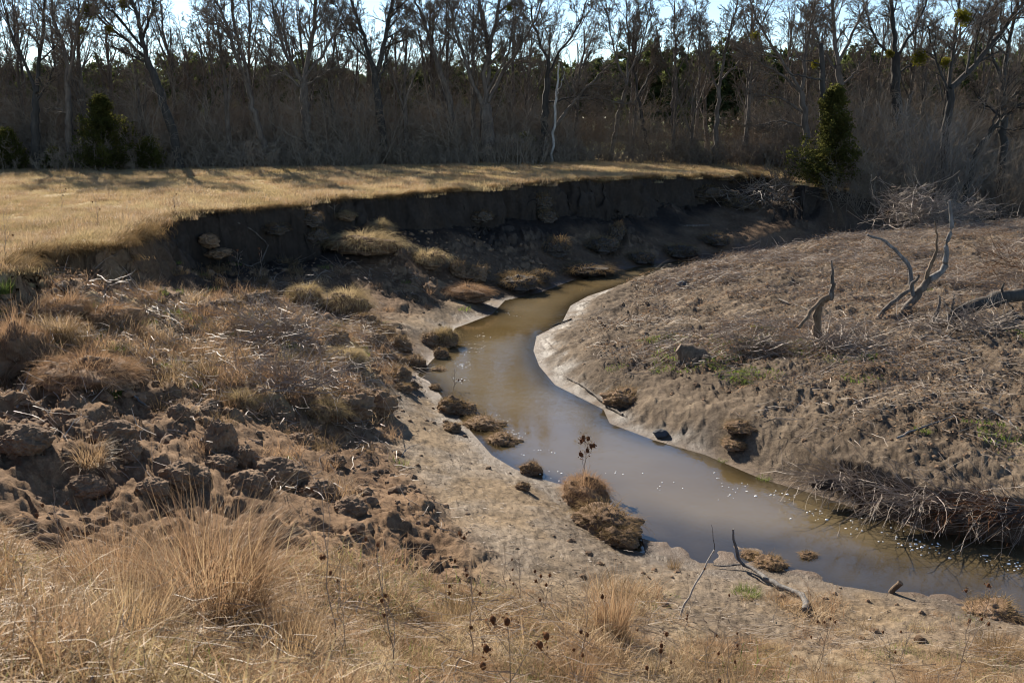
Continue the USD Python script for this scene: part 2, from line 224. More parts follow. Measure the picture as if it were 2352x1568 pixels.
rbf = RBFInterpolator(polar(CTRL[:, 0], CTRL[:, 1]), CTRL[:, 2], kernel='linear', smoothing=.002)
GA, GR = np.linspace(-.85, .9, 420), np.linspace(.8 * math.log(1.5), .8 * math.log(100), 420)
gx = np.stack(np.meshgrid(GA, GR, indexing='ij'), -1).reshape(-1, 2)
LOW = gaussian_filter(rbf(gx).reshape(420, 420), 1.6)
def low_z(x, y):
    p = polar(x, y)
    return map_coordinates(LOW, [(p[:, 0] - GA[0]) / (GA[1] - GA[0]) * 1.0, np.clip((p[:, 1] - GR[0]) / (GR[1] - GR[0]), 0, 419)], order=1, mode='nearest')
def pxpoly(pts, z): return shapely.Polygon([at(u, v, zz)[:2] for (u, v), zz in zip(pts, np.broadcast_to(z, len(pts)))])
# the near bank's grass, the wet mud slope, the grassy slump terrace (all outlines on the ground)
near_poly = shapely.Polygon([(-30, -20), (-30, 7.0), (-5, 6.6), (-3.2, 7.0), (-2.0, 6.9), (-1.45, 7.6), (-.6, 8.1), (.5, 8.3), (1.1, 8.7), (1.9, 8.5), (2.6, 8.2), (3.1, 8.1), (3.6, 8.2), (4.4, 8.6), (5.2, 8.6), (30, 2), (30, -20)])
mud_poly = pxpoly([(880, 905), (960, 862), (1060, 960), (1180, 1075), (1310, 1118), (1455, 1262), (1650, 1297), (1950, 1347), (2352, 1424), (2352, 1480), (2100, 1470), (1800, 1470), (1600, 1420), (1380, 1370), (1180, 1330), (1080, 1250), (980, 1130), (900, 1030)], [.3, 0, 0, 0, 0, 0, 0, 0, 0, .2, .2, .25, .3, .35, .6, .6, .5, .35])
mud2_poly = pxpoly([(1160, 690), (1045, 752), (960, 790), (900, 730), (1000, 690), (1090, 660)], [0, 0, .2, .4, .4, .3])
terrace_poly = pxpoly([(0, 640), (150, 660), (300, 690), (400, 735), (520, 745), (640, 720), (760, 735), (860, 760), (900, 830), (820, 900), (640, 960), (430, 900), (330, 850), (200, 800), (100, 780), (0, 790)], [2.4, 2.2, 1.9, 1.5, 1.15, .95, .75, .5, .45, .6, 1.0, 1.35, 1.6, 1.8, 1.9, 2.0])
for g in (near_poly, mud_poly, mud2_poly, terrace_poly): shapely.prepare(g)
def soft(poly, x, y, w):
    pts = shapely.points(x, y); d = shapely.distance(pts, poly.exterior); ins = shapely.contains_xy(poly, x, y)
    return ss(-w, w, np.where(ins, d, -d))
bar_poly = shapely.Polygon(np.vstack([RS, [(75, -1), (40, -1)]])); shapely.prepare(bar_poly)

from scipy.spatial import cKDTree
def sods(n, seed):
    g = np.random.default_rng(seed); c = np.stack([g.uniform(-14, 27, n), g.uniform(6, 47, n)], 1); return cKDTree(c), c, g.uniform(-1, 1, n), g.normal(0, .5, (n, 2))
SOD_A, SOD_B = sods(5200, 1), sods(42000, 2)
def sod(S_, x, y, groove, wx, wy):
    q = np.stack([x + wx, y + wy], 1); dd, ii = S_[0].query(q, k=2); i = ii[:, 0]; return S_[2][i] + ((q - S_[1][i]) * S_[3][i]).sum(1) * 2 / np.sqrt(dd[:, 1].mean()), np.exp(-((dd[:, 1] - dd[:, 0]) / groove) ** 2)
def land(x, y, detail=True):
    """height of the ground, and the masks: meadow, mud, bar, wet, dark topsoil, distance beyond the scarp"""
    x, y = np.asarray(x, float), np.asarray(y, float); pts = shapely.points(x, y); zero = np.zeros_like(x)
    dsc = shapely.distance(pts, scarp_line); inf = shapely.contains_xy(field_poly, x, y); d = np.where(inf, -dsc, dsc)
    d = d + (.75 * fb(x, y, 0, .9, 3, 11) + 1.1 * fb(x, y, 0, .33, 2, 13)) * (y > 13) + .16 * fb(x, y, 0, 4.0, 2, 12)
    zl = low_z(x, y); zf = field_z(x, y)
    dw = shapely.distance(pts, water_line); inw = shapely.contains_xy(water_poly, x, y); dw = np.where(inw, -dw, dw)
    near = soft(near_poly, x, y, .5); mud = np.maximum(soft(mud_poly, x, y, .35), soft(mud2_poly, x, y, .6)); bar = ss(-.2, .3, np.where(shapely.contains_xy(bar_poly, x, y), shapely.distance(pts, bar_poly.exterior), -1)) * (~inf)
    mud = np.maximum(mud, ss(-.9, .2, x) * ss(11.6, 10.4, y) * (1 - bar) * (~inw)); rough = np.clip(1 - near - mud - bar, 0, 1) * ss(.2, 1.2, dw)
    n_big, n_mid = fb(x, y, 0, .8, 3, 1), fb(x, y, 0, 2.6, 4, 2)
    rid = 1 - np.abs(2 * (fb(x, y, 0, 1.5, 4, 3) + .5) - 1) ** .8
    cl = np.clip(d / 2.4, 0, 1); facef = 1 - cl                                   # the cliff face itself is smoother
    calm = .35 + .9 * ss(-.1, .15, fb(x, y, 0, .45, 2, 77))                        # some of the slump is churned, some of it smooth
    zl = zl + rough * calm * ((.22 + .2 * (y < 26)) * n_big + (.16 + .14 * (y < 24)) * n_mid * (1 - .5 * facef) + .10 * (rid - .6) * (1 - .6 * facef))
    wx, wy = .25 * fb(x, y, 0, 1.8, 2, 51) + .08 * fb(x, y, 0, 7, 2, 53), .25 * fb(x, y, 0, 1.8, 2, 52) + .08 * fb(x, y, 0, 7, 2, 54); reg = (y > 5) & (y < 48)
    oa, ga, ob, gb = np.zeros((4, len(x))); oa[reg], ga[reg] = sod(SOD_A, x[reg], y[reg], .07, wx[reg], wy[reg]); ob[reg], gb[reg] = sod(SOD_B, x[reg], y[reg], .03, wx[reg] * .5, wy[reg] * .5)
    zl = zl + rough * calm * (.045 * oa - .03 * ga * ss(-.05, .1, fb(x, y, 0, .6, 2, 57)) + .034 * ob * ss(8, 12, y) - .012 * gb) * ss(.2, .8, dw) + bar * (.028 * ob - .012 * gb) * ss(.6, 2, dw) * ss(-.12, .12, fb(x, y, 0, .8, 2, 55))
    zl = zl + bar * (.045 * oa - .02 * ga) * ss(.5, 1.5, dw) * ss(-.1, .1, fb(x, y, 0, .5, 2, 58))
    zl = zl + bar * (.14 * n_big + .20 * n_mid + .10 * (rid - .6)) * ss(0, 1.5, dw) + mud * (.04 * n_mid + .03 * n_big) + near * (.16 * n_big + .10 * n_mid)
    zs = np.maximum(zl, .03)
    under = ss(1780, 1980, CU + F * x / np.maximum(y, 1)) * bar * (y < 18)        # the undercut far bank below the brush
    wsh = .9 * (1 - under) + .16 * under + .25 * rough
    k = ss(0, 1, dw / wsh); zs = zs * k + np.minimum(.05 * np.maximum(dw, 0), .05)
    dn = np.full(len(x), 9.0); dn[inw] = shapely.distance(pts[inw], near_line); sh = ss(1.9, .5, dn) * (x > 1.6)
    bed = np.minimum(.07 * np.minimum(-dw, 3) + .10 * ss(0, .5, -dw), .34)
    z = np.where(inw, -bed * (1 - .82 * sh) + .09 * sh * (fb(x, y, 0, 2.2, 3, 88) + .02), zs)
    w = .38 + .16 * fb(x, y, 0, 1.3, 2, 21) + 3.2 * ss(12.5, 15, x) * ss(40, 44, y)
    p = 1 - ss(-.05, 1, np.clip(d / w, -1, 1)); p = np.where(d < 0, 1, p)
    ridge = .07 * np.exp(-((d + .25) / .35) ** 2) * fb(x, y, 0, 2.0, 2, 8) * 2
    z = z * (1 - p) + (zf + ridge + (.05 * fb(x, y, 0, 1.1, 3, 9) + .02 * fb(x, y, 0, 6, 2, 10)) * ss(0, .5, -d)) * p
    fieldm = np.maximum(ss(.12, .34, -d), near * (.22 + .7 * n_mid))
    fieldm = np.clip(np.maximum(fieldm, .75 * soft(terrace_poly, x, y, .6) * ss(-.05, .12, n_mid)), 0, 1)
    wet = np.clip(np.maximum((1 - ss(.05, .75, dw + 1.2 * n_mid)), mud * ss(-.12, .16, n_big + .4 * n_mid) * .62), 0, 1) * (~inf) * (1 - .9 * bar * ss(1600, 1700, CU + F * x / np.maximum(y, 1)) * (y < 18))
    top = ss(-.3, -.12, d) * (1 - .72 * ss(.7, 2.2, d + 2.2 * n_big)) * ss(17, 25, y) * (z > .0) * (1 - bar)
    if detail: z = z + (~inw) * (.055 * fb(x, y, 0, 7, 3, 31) * (.2 + rough + 1.5 * bar + .5 * mud + .4 * near) + .05 * fb(x, y, 0, 16, 3, 32) * (rough + 1.3 * bar + .8 * mud)) * ss(.02, .4, dw) * ss(60, 25, y)
    return z, fieldm, np.maximum(mud * (1 - near), .55 * near * ss(-.8, .6, x)), bar, wet, top, d, dw, rough, near
def H(x, y):
    x, y = np.atleast_1d(x).astype(float), np.atleast_1d(y).astype(float); return map_coordinates(SURVEY[0], [np.interp(np.arctan2(x, y), ANG, np.arange(len(ANG))), np.interp(np.hypot(x, y), rad, np.arange(len(rad)))], order=1, mode='nearest')
TS = np.exp(np.linspace(math.log(2.0), math.log(110), 900))
def hit(u, v):
    d = ray(u, v); P = CAM + np.outer(TS, d); g = P[:, 2] - H(P[:, 0], P[:, 1]); i = int(np.argmax(g < 0))
    if g[i] >= 0: i = len(TS) - 1
    t = TS[i - 1] + (TS[i] - TS[i - 1]) * np.clip(g[i - 1] / (g[i - 1] - g[i] + 1e-9), 0, 1)
    return CAM + d * t
def normals_at(x, y, e=.12):
    n = np.stack([-(H(x + e, y) - H(x - e, y)) / (2 * e), -(H(x, y + e) - H(x, y - e)) / (2 * e), np.ones_like(x)], 1)
    n[:, :2] = np.clip(n[:, :2], -1.6, 1.6)
    return n / np.linalg.norm(n, axis=1, keepdims=True)

# ---- one sheet of ground: dense where the valley is, coarse out to the horizon
ang = np.concatenate([np.linspace(-math.pi, -.62, 40)[:-1], np.linspace(-.62, -.56, 14)[:-1], np.linspace(-.56, .56, 920), np.linspace(.56, .66, 24)[1:], np.linspace(.66, math.pi, 40)[1:]])
def steps(a, b, q): return np.exp(np.arange(math.log(a), math.log(b), q))
rad = np.concatenate([[.02], steps(.6, 3, .06), steps(3, 8, .0085), steps(8, 20, .0052), steps(20, 27, .0042), steps(27, 46, .0034), steps(46, 75, .02), steps(75, 3000, .12), [3000]])
def ground_mesh():
    # extra rows where a line of sight crosses the rim, so that the cut face is finely meshed
    ex = np.zeros((len(ang), 34)); last = 30.0
    for k, a in enumerate(ang):
        rs = last
        if -.6 < a < .62:
            l = shapely.LineString([(0, 0), (70 * math.sin(a), 70 * math.cos(a))]).intersection(scarp_line)
            if not l.is_empty:
                r = [math.hypot(*g.coords[0]) for g in getattr(l, 'geoms', [l])]; rs = min(r, key=lambda q: abs(q - last)) if k > 60 else min(r)
        last = rs; ex[k] = rs + np.linspace(-.95, .42, 34)
    R = np.sort(np.concatenate([np.tile(rad, (len(ang), 1)), ex], 1), 1); A = np.tile(ang[:, None], (1, R.shape[1])); x, y = (R * np.sin(A)).ravel(), (R * np.cos(A)).ravel()
    z, fieldm, mud, bar, wet, top, d, dw, rough, near = land(x, y)
    P = np.stack([x, y, z], 1); na, nr = R.shape; G = P.reshape(na, nr, 3)
    n = np.cross(np.gradient(G, axis=1), np.gradient(G, axis=0)).reshape(-1, 3); n /= np.linalg.norm(n, axis=1, keepdims=True) + 1e-12; n *= np.sign(n[:, 2:3] + 1e-9)
    steep = np.clip(1 - n[:, 2], 0, 1) * (y > 3) * (y < 60) * (dw > .1)
    fis = np.abs(meshkit.fbm(P * np.array([2.6, 2.6, .5]), 3, 44) - .5) ** .7 - .3; k = meshkit.fbm(P * np.array([1.7, 1.7, 1.1]), 4, 41) - .5; k2 = meshkit.fbm(P * 7, 3, 42) - .5
    P = P + n * ((.6 * k + .24 * k2 + .50 * fis) * ss(.15, .6, steep) * .75 * (.12 + .88 * ss(2.6, 1.2, np.abs(d))))[:, None]
    i = np.arange(na - 1)[:, None] * nr + np.arange(nr - 1)[None, :]; i = i.ravel()
    f = np.concatenate([np.stack([i, i + 1, i + nr], 1), np.stack([i + 1, i + nr + 1, i + nr], 1)])
    bad = P[:, 2] > 1e9
    f = f[:, ::-1]
    m = usdkit.mesh(stage, '/World/ground', (P, f), MAT['ground'], smooth=True)
    pv = UsdGeom.PrimvarsAPI(m)
    fieldm = fieldm * (1 - ss(.25, .55, steep))
    pv.CreatePrimvar('ground', Sdf.ValueTypeNames.Color3fArray, 'vertex').Set(Vt.Vec3fArray.FromNumpy(np.stack([fieldm, mud, bar], 1).astype(np.float32)))
    pv.CreatePrimvar('wet', Sdf.ValueTypeNames.FloatArray, 'vertex').Set(Vt.FloatArray.FromNumpy(wet.astype(np.float32)))
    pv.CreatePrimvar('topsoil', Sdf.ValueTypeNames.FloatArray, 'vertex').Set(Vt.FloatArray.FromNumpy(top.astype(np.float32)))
    tag(m, 'eroded creek banks of brown soil, sandy point bar and golden meadow', 'ground', kind='structure')
ground_mesh()
ANG = ang[::2]
def survey():
    A, R = np.meshgrid(ANG, rad, indexing='ij'); return [np.asarray(a, np.float32).reshape(A.shape) for a in land((R * np.sin(A)).ravel(), (R * np.cos(A)).ravel())]
SURVEY = survey()
def land(x, y, detail=True):                                     # from here on: read off the finished sheet
    x, y = np.asarray(x, float), np.asarray(y, float); c = [np.interp(np.arctan2(x, y), ANG, np.arange(len(ANG))), np.interp(np.hypot(x, y), rad, np.arange(len(rad)))]
    return [map_coordinates(a, c, order=1, mode='nearest') for a in SURVEY]
def water_mesh():
    xs = np.arange(-4, 75, .25); tri = []
    x0, y0, x1, y1 = water_poly.bounds
    A = np.linspace(-.35, 1.45, 260); R = np.exp(np.linspace(math.log(6), math.log(115), 260))
    a, r = np.meshgrid(A, R, indexing='ij'); x, y = (r * np.sin(a)).ravel(), (r * np.cos(a)).ravel()
    i = (np.arange(259)[:, None] * 260 + np.arange(259)[None, :]).ravel()
    f = np.concatenate([np.stack([i, i + 260, i + 1], 1), np.stack([i + 1, i + 260, i + 261], 1)])
    big = water_poly.buffer(.8); shapely.prepare(big); keep = shapely.contains_xy(big, x, y); f = f[keep[f].any(1)]
    idx, inv = np.unique(f, return_inverse=True); f = inv.reshape(-1, 3); x, y = x[idx], y[idx]
    m = usdkit.mesh(stage, '/World/creek_water', (np.stack([x, y, 0 * x], 1), f), MAT['water'], smooth=True)
    bed = -land(x, y)[0]
    UsdGeom.PrimvarsAPI(m).CreatePrimvar('depth', Sdf.ValueTypeNames.FloatArray, 'vertex').Set(Vt.FloatArray.FromNumpy(np.clip(.25 + bed * 4.2, .2, .97).astype(np.float32)))
    tag(m, 'shallow muddy brown creek water winding between the banks', 'water', kind='structure')
water_mesh()

# ------------------------------------------------------------------ growing things: tubes, branches, blades
def tubes(P, R, S=4):
    """P (N,K,3) polylines, R (N,K) radii -> one mesh of tapered S-sided tubes"""
    N, K, _ = P.shape
    T = np.gradient(P, axis=1); T /= np.linalg.norm(T, axis=2, keepdims=True) + 1e-12
    ref = np.where(np.abs(T[:, :1, 2:3]) > .8, [[[1.0, 0.13, 0]]], [[[0.1, 0, 1.0]]])
    a = np.cross(T, ref); a /= np.linalg.norm(a, axis=2, keepdims=True) + 1e-12; b = np.cross(T, a)
    th = np.arange(S) * 2 * math.pi / S
    V = P[:, :, None] + R[:, :, None, None] * (a[:, :, None] * np.cos(th)[:, None] + b[:, :, None] * np.sin(th)[:, None])
    base = (np.arange(N)[:, None, None] * K + np.arange(K - 1)[None, :, None]) * S; j = np.arange(S)[None, None]; j2 = (j + 1) % S
    q = [np.broadcast_to(c, (N, K - 1, S)).ravel() for c in (base + j, base + j2, base + S + j2, base + S + j)]
    return V.reshape(-1, 3), np.concatenate([np.stack([q[0], q[1], q[2]], 1), np.stack([q[0], q[2], q[3]], 1)])
def join(*ms):
    ms = [m for m in ms if m is not None and len(m[0])]; n = np.cumsum([0] + [len(m[0]) for m in ms])
    return np.vstack([m[0] for m in ms]), np.vstack([m[1] + k for m, k in zip(ms, n)])
def unit(v): return v / (np.linalg.norm(v, axis=-1, keepdims=True) + 1e-12)
def resample(pts, rad, K):
    pts, rad = np.asarray(pts, float), np.asarray(rad, float); L = np.concatenate([[0], np.cumsum(np.linalg.norm(np.diff(pts, axis=0), axis=1))])
    t = np.linspace(0, L[-1], K); return np.stack([np.interp(t, L, pts[:, k]) for k in range(3)], 1), np.interp(t, L, rad)
def branch(P, R, rng, n, t0, t1, ln, ang, up, K, wig, rr, tip):
    """n children on each parent. ln: length as a share of the parent's; up: pull to the sky"""
    N, KP, _ = P.shape; t = t0 + (t1 - t0) * (np.arange(n)[None] + rng.random((N, n))) / n
    f = t * (KP - 1); i = np.minimum(f.astype(int), KP - 2); w = (f - i)[..., None]; ar = np.arange(N)[:, None]
    p = P[ar, i] * (1 - w) + P[ar, i + 1] * w; r = R[ar, i] * (1 - w[..., 0]) + R[ar, i + 1] * w[..., 0]
    tan = unit(P[ar, i + 1] - P[ar, i]); side = unit(np.cross(tan, rng.normal(size=(N, n, 3))))
    a = np.radians(ang) * rng.uniform(.65, 1.35, (N, n, 1)); d = unit(tan * np.cos(a) + side * np.sin(a))
    L = np.linalg.norm(np.diff(P, axis=1), axis=2).sum(1)[:, None] * ln * (1.15 - .6 * t) * rng.uniform(.6, 1.3, (N, n))
    out = [p]; step = (L / (K - 1))[..., None]
    for _ in range(K - 1):
        d = unit(d + wig * rng.normal(size=d.shape) + np.array([0, 0, up])); out.append(out[-1] + d * step)
    Q = np.stack(out, 2).reshape(N * n, K, 3); r0 = np.minimum(r * rr, r * .95).reshape(-1, 1)
    return Q, np.maximum(r0 * (1 - np.linspace(0, 1, K)[None] ** .9) + tip * np.linspace(0, 1, K)[None], tip)
def blades(base, head, length, width, bend, rng, K=3, lean=.25, curl=0.0, flat=None):
    """grass blades as thin ribbons. head: compass direction of the lean; bend: how far the tip droops (radians)"""
    N = len(base); length = np.broadcast_to(length, N); width = np.broadcast_to(width, N); bend = np.broadcast_to(bend, N); lean = np.broadcast_to(lean, N)
    h = np.stack([np.cos(head), np.sin(head), 0 * head], 1); tw = head + math.pi / 2 + rng.normal(0, .5, N); s = np.stack([np.cos(tw), np.sin(tw), 0 * tw], 1)
    p = np.array(base, float); V = []
    for k in range(K + 1):
        w = width * (1 - (k / K) ** 1.6)
        if k < K: V += [p - s * w[:, None] / 2, p + s * w[:, None] / 2]
        else: V.append(p)
        a = lean + bend * ((k + .5) / K) ** 1.5
        p = p + (h * np.sin(a)[:, None] + np.array([0, 0, 1.0]) * np.cos(a)[:, None]) * (length / K)[:, None] + s * (curl * rng.normal(size=N) * length / K)[:, None]
    V = np.stack(V, 1); nv = V.shape[1]; b = np.arange(N)[:, None] * nv; F = []
    for k in range(K - 1): F += [[2 * k, 2 * k + 1, 2 * k + 2], [2 * k + 1, 2 * k + 3, 2 * k + 2]]
    F.append([2 * K - 2, 2 * K - 1, 2 * K])
    return V.reshape(-1, 3), (b[:, None] + np.array(F)[None]).reshape(-1, 3)
def quads(c, size, rng, nrm=None):
    """small flat leaf-like quads at the points c"""
    N = len(c); a = unit(rng.normal(size=(N, 3))); b = unit(np.cross(a, rng.normal(size=(N, 3)) if nrm is None else nrm)); s = np.broadcast_to(size, N)[:, None]
    if nrm is not None: a = unit(np.cross(b, nrm))
    V = np.stack([c - a * s, c + b * s * .55, c + a * s, c - b * s * .55], 1); i = np.arange(N)[:, None] * 4
    return V.reshape(-1, 3), np.concatenate([i + [[0, 1, 2]], i + [[0, 2, 3]]])
def blob(rng, n=3, amp=.25, sc=1.6, flat=(1, 1, 1), seed=0):
    m = trimesh.creation.icosphere(n); v = np.array(m.vertices)
    k = meshkit.fbm(v * sc + seed * 7.3, 3, seed) - .5; k2 = meshkit.fbm(v * sc * 3.4 + seed, 2, seed + 3) - .5
    return v * (1 + amp * 2 * k + amp * .7 * k2)[:, None] * np.array(flat), np.array(m.faces)

# ------------------------------------------------------------------ the wood behind the meadow
def crown_of(limbs, rng, dens=1.0, spread=1.0, twig=.010):
    """branches and twigs on the limbs [(points, radii)]"""
    P, R = map(np.array, zip(*[resample(p, r, 12) for p, r in limbs]))
    b1, r1 = branch(P, R, rng, max(3, int(11 * dens)), .22, .98, .34 * spread, 40, .04, 7, .12, .5, .010)
    b2, r2 = branch(b1, r1, rng, max(3, int(6 * dens)), .18, 1, .45, 36, .045, 5, .14, .55, twig * .9)
    b3, r3 = branch(b2, r2, rng, 5, .15, 1, .55, 36, .05, 3, .17, .7, twig * .8)
    b4, r4 = branch(b3, r3, rng, 4, .2, 1, .7, 34, .04, 2, .15, .8, twig * .58)
    return join(tubes(b1, r1, 5), tubes(b2, r2, 3)), join(tubes(b3, r3, 3), tubes(b4, r4, 3))
def wobble(p, rng, a):
    q = np.array(p, float); q[1:-1] += rng.normal(0, a, (len(q) - 2, 3)); return q
PX = lambda w, y: .84 * w * y / F / 2
def hero_tree(label, y, trunk, tw, limbs, seed, dens=1.0, mat='bark', twig='twig', spread=1.0, top=True, name='bare_tree', group=None):
    """trunk and limbs drawn at their distance y: lists of (u, v); widths in the same units"""
    rng = np.random.default_rng(seed); y0 = y
    b = far(*trunk[0], y); gz = float(H(b[0], b[1])[0]); root = np.array([b[0], y, gz - .15])
    tp = np.array([root, root + (far(*trunk[1], y) - root) * .06 + [0, 0, .25]] + [far(u, v, y) for u, v in trunk[1:]])
    tr = np.concatenate([[PX(tw[0], y) * 1.55, PX(tw[0], y) * 1.02], np.linspace(PX(tw[0], y), PX(tw[1], y), len(trunk) - 1)])
    t = thing(name, label, 'tree', root, group=group); org = root
    P, R = resample(tp, tr, 16); P[2:-1] += rng.normal(0, .035, (13, 3))
    part_mesh = lambda P, R, S: (lambda m: (m[0] - org, m[1]))(tubes(P[None], R[None], S))
    obj('trunk', part_mesh(P, R, 9), mat, t, smooth=True)
    lims = []
    for lp, lw in limbs:
        dy = rng.normal(0, .35, len(lp)).cumsum() * .8; dy[0] = 0
        q = np.array([far(u, v, y + d) for (u, v), d in zip(lp, dy)])
        if top and lp[-1][1] < 60:
            e = unit(q[-1] - q[-2]); e = unit(e + [0, 0, .6]); q = np.vstack([q, q[-1] + e * .7, q[-1] + unit(e + rng.normal(0, .25, 3)) * 1.4])
        r = np.concatenate([np.linspace(PX(lw[0], y), PX(lw[1], y), len(lp)), np.linspace(PX(lw[1], y), .02, len(q) - len(lp) + 1)[1:]])
        lims.append((q, r)); P, R = resample(q, r, 14); P[1:-1] += rng.normal(0, .028, (12, 3)); obj('limb', part_mesh(P, R, 7), mat, t, smooth=True)
    if dens > 0:
        br, tw_ = crown_of(lims, rng, dens, spread)
        obj('branches', (br[0] - org, br[1]), mat, t); obj('twigs', (tw_[0] - org, tw_[1]), twig, t)
    return t
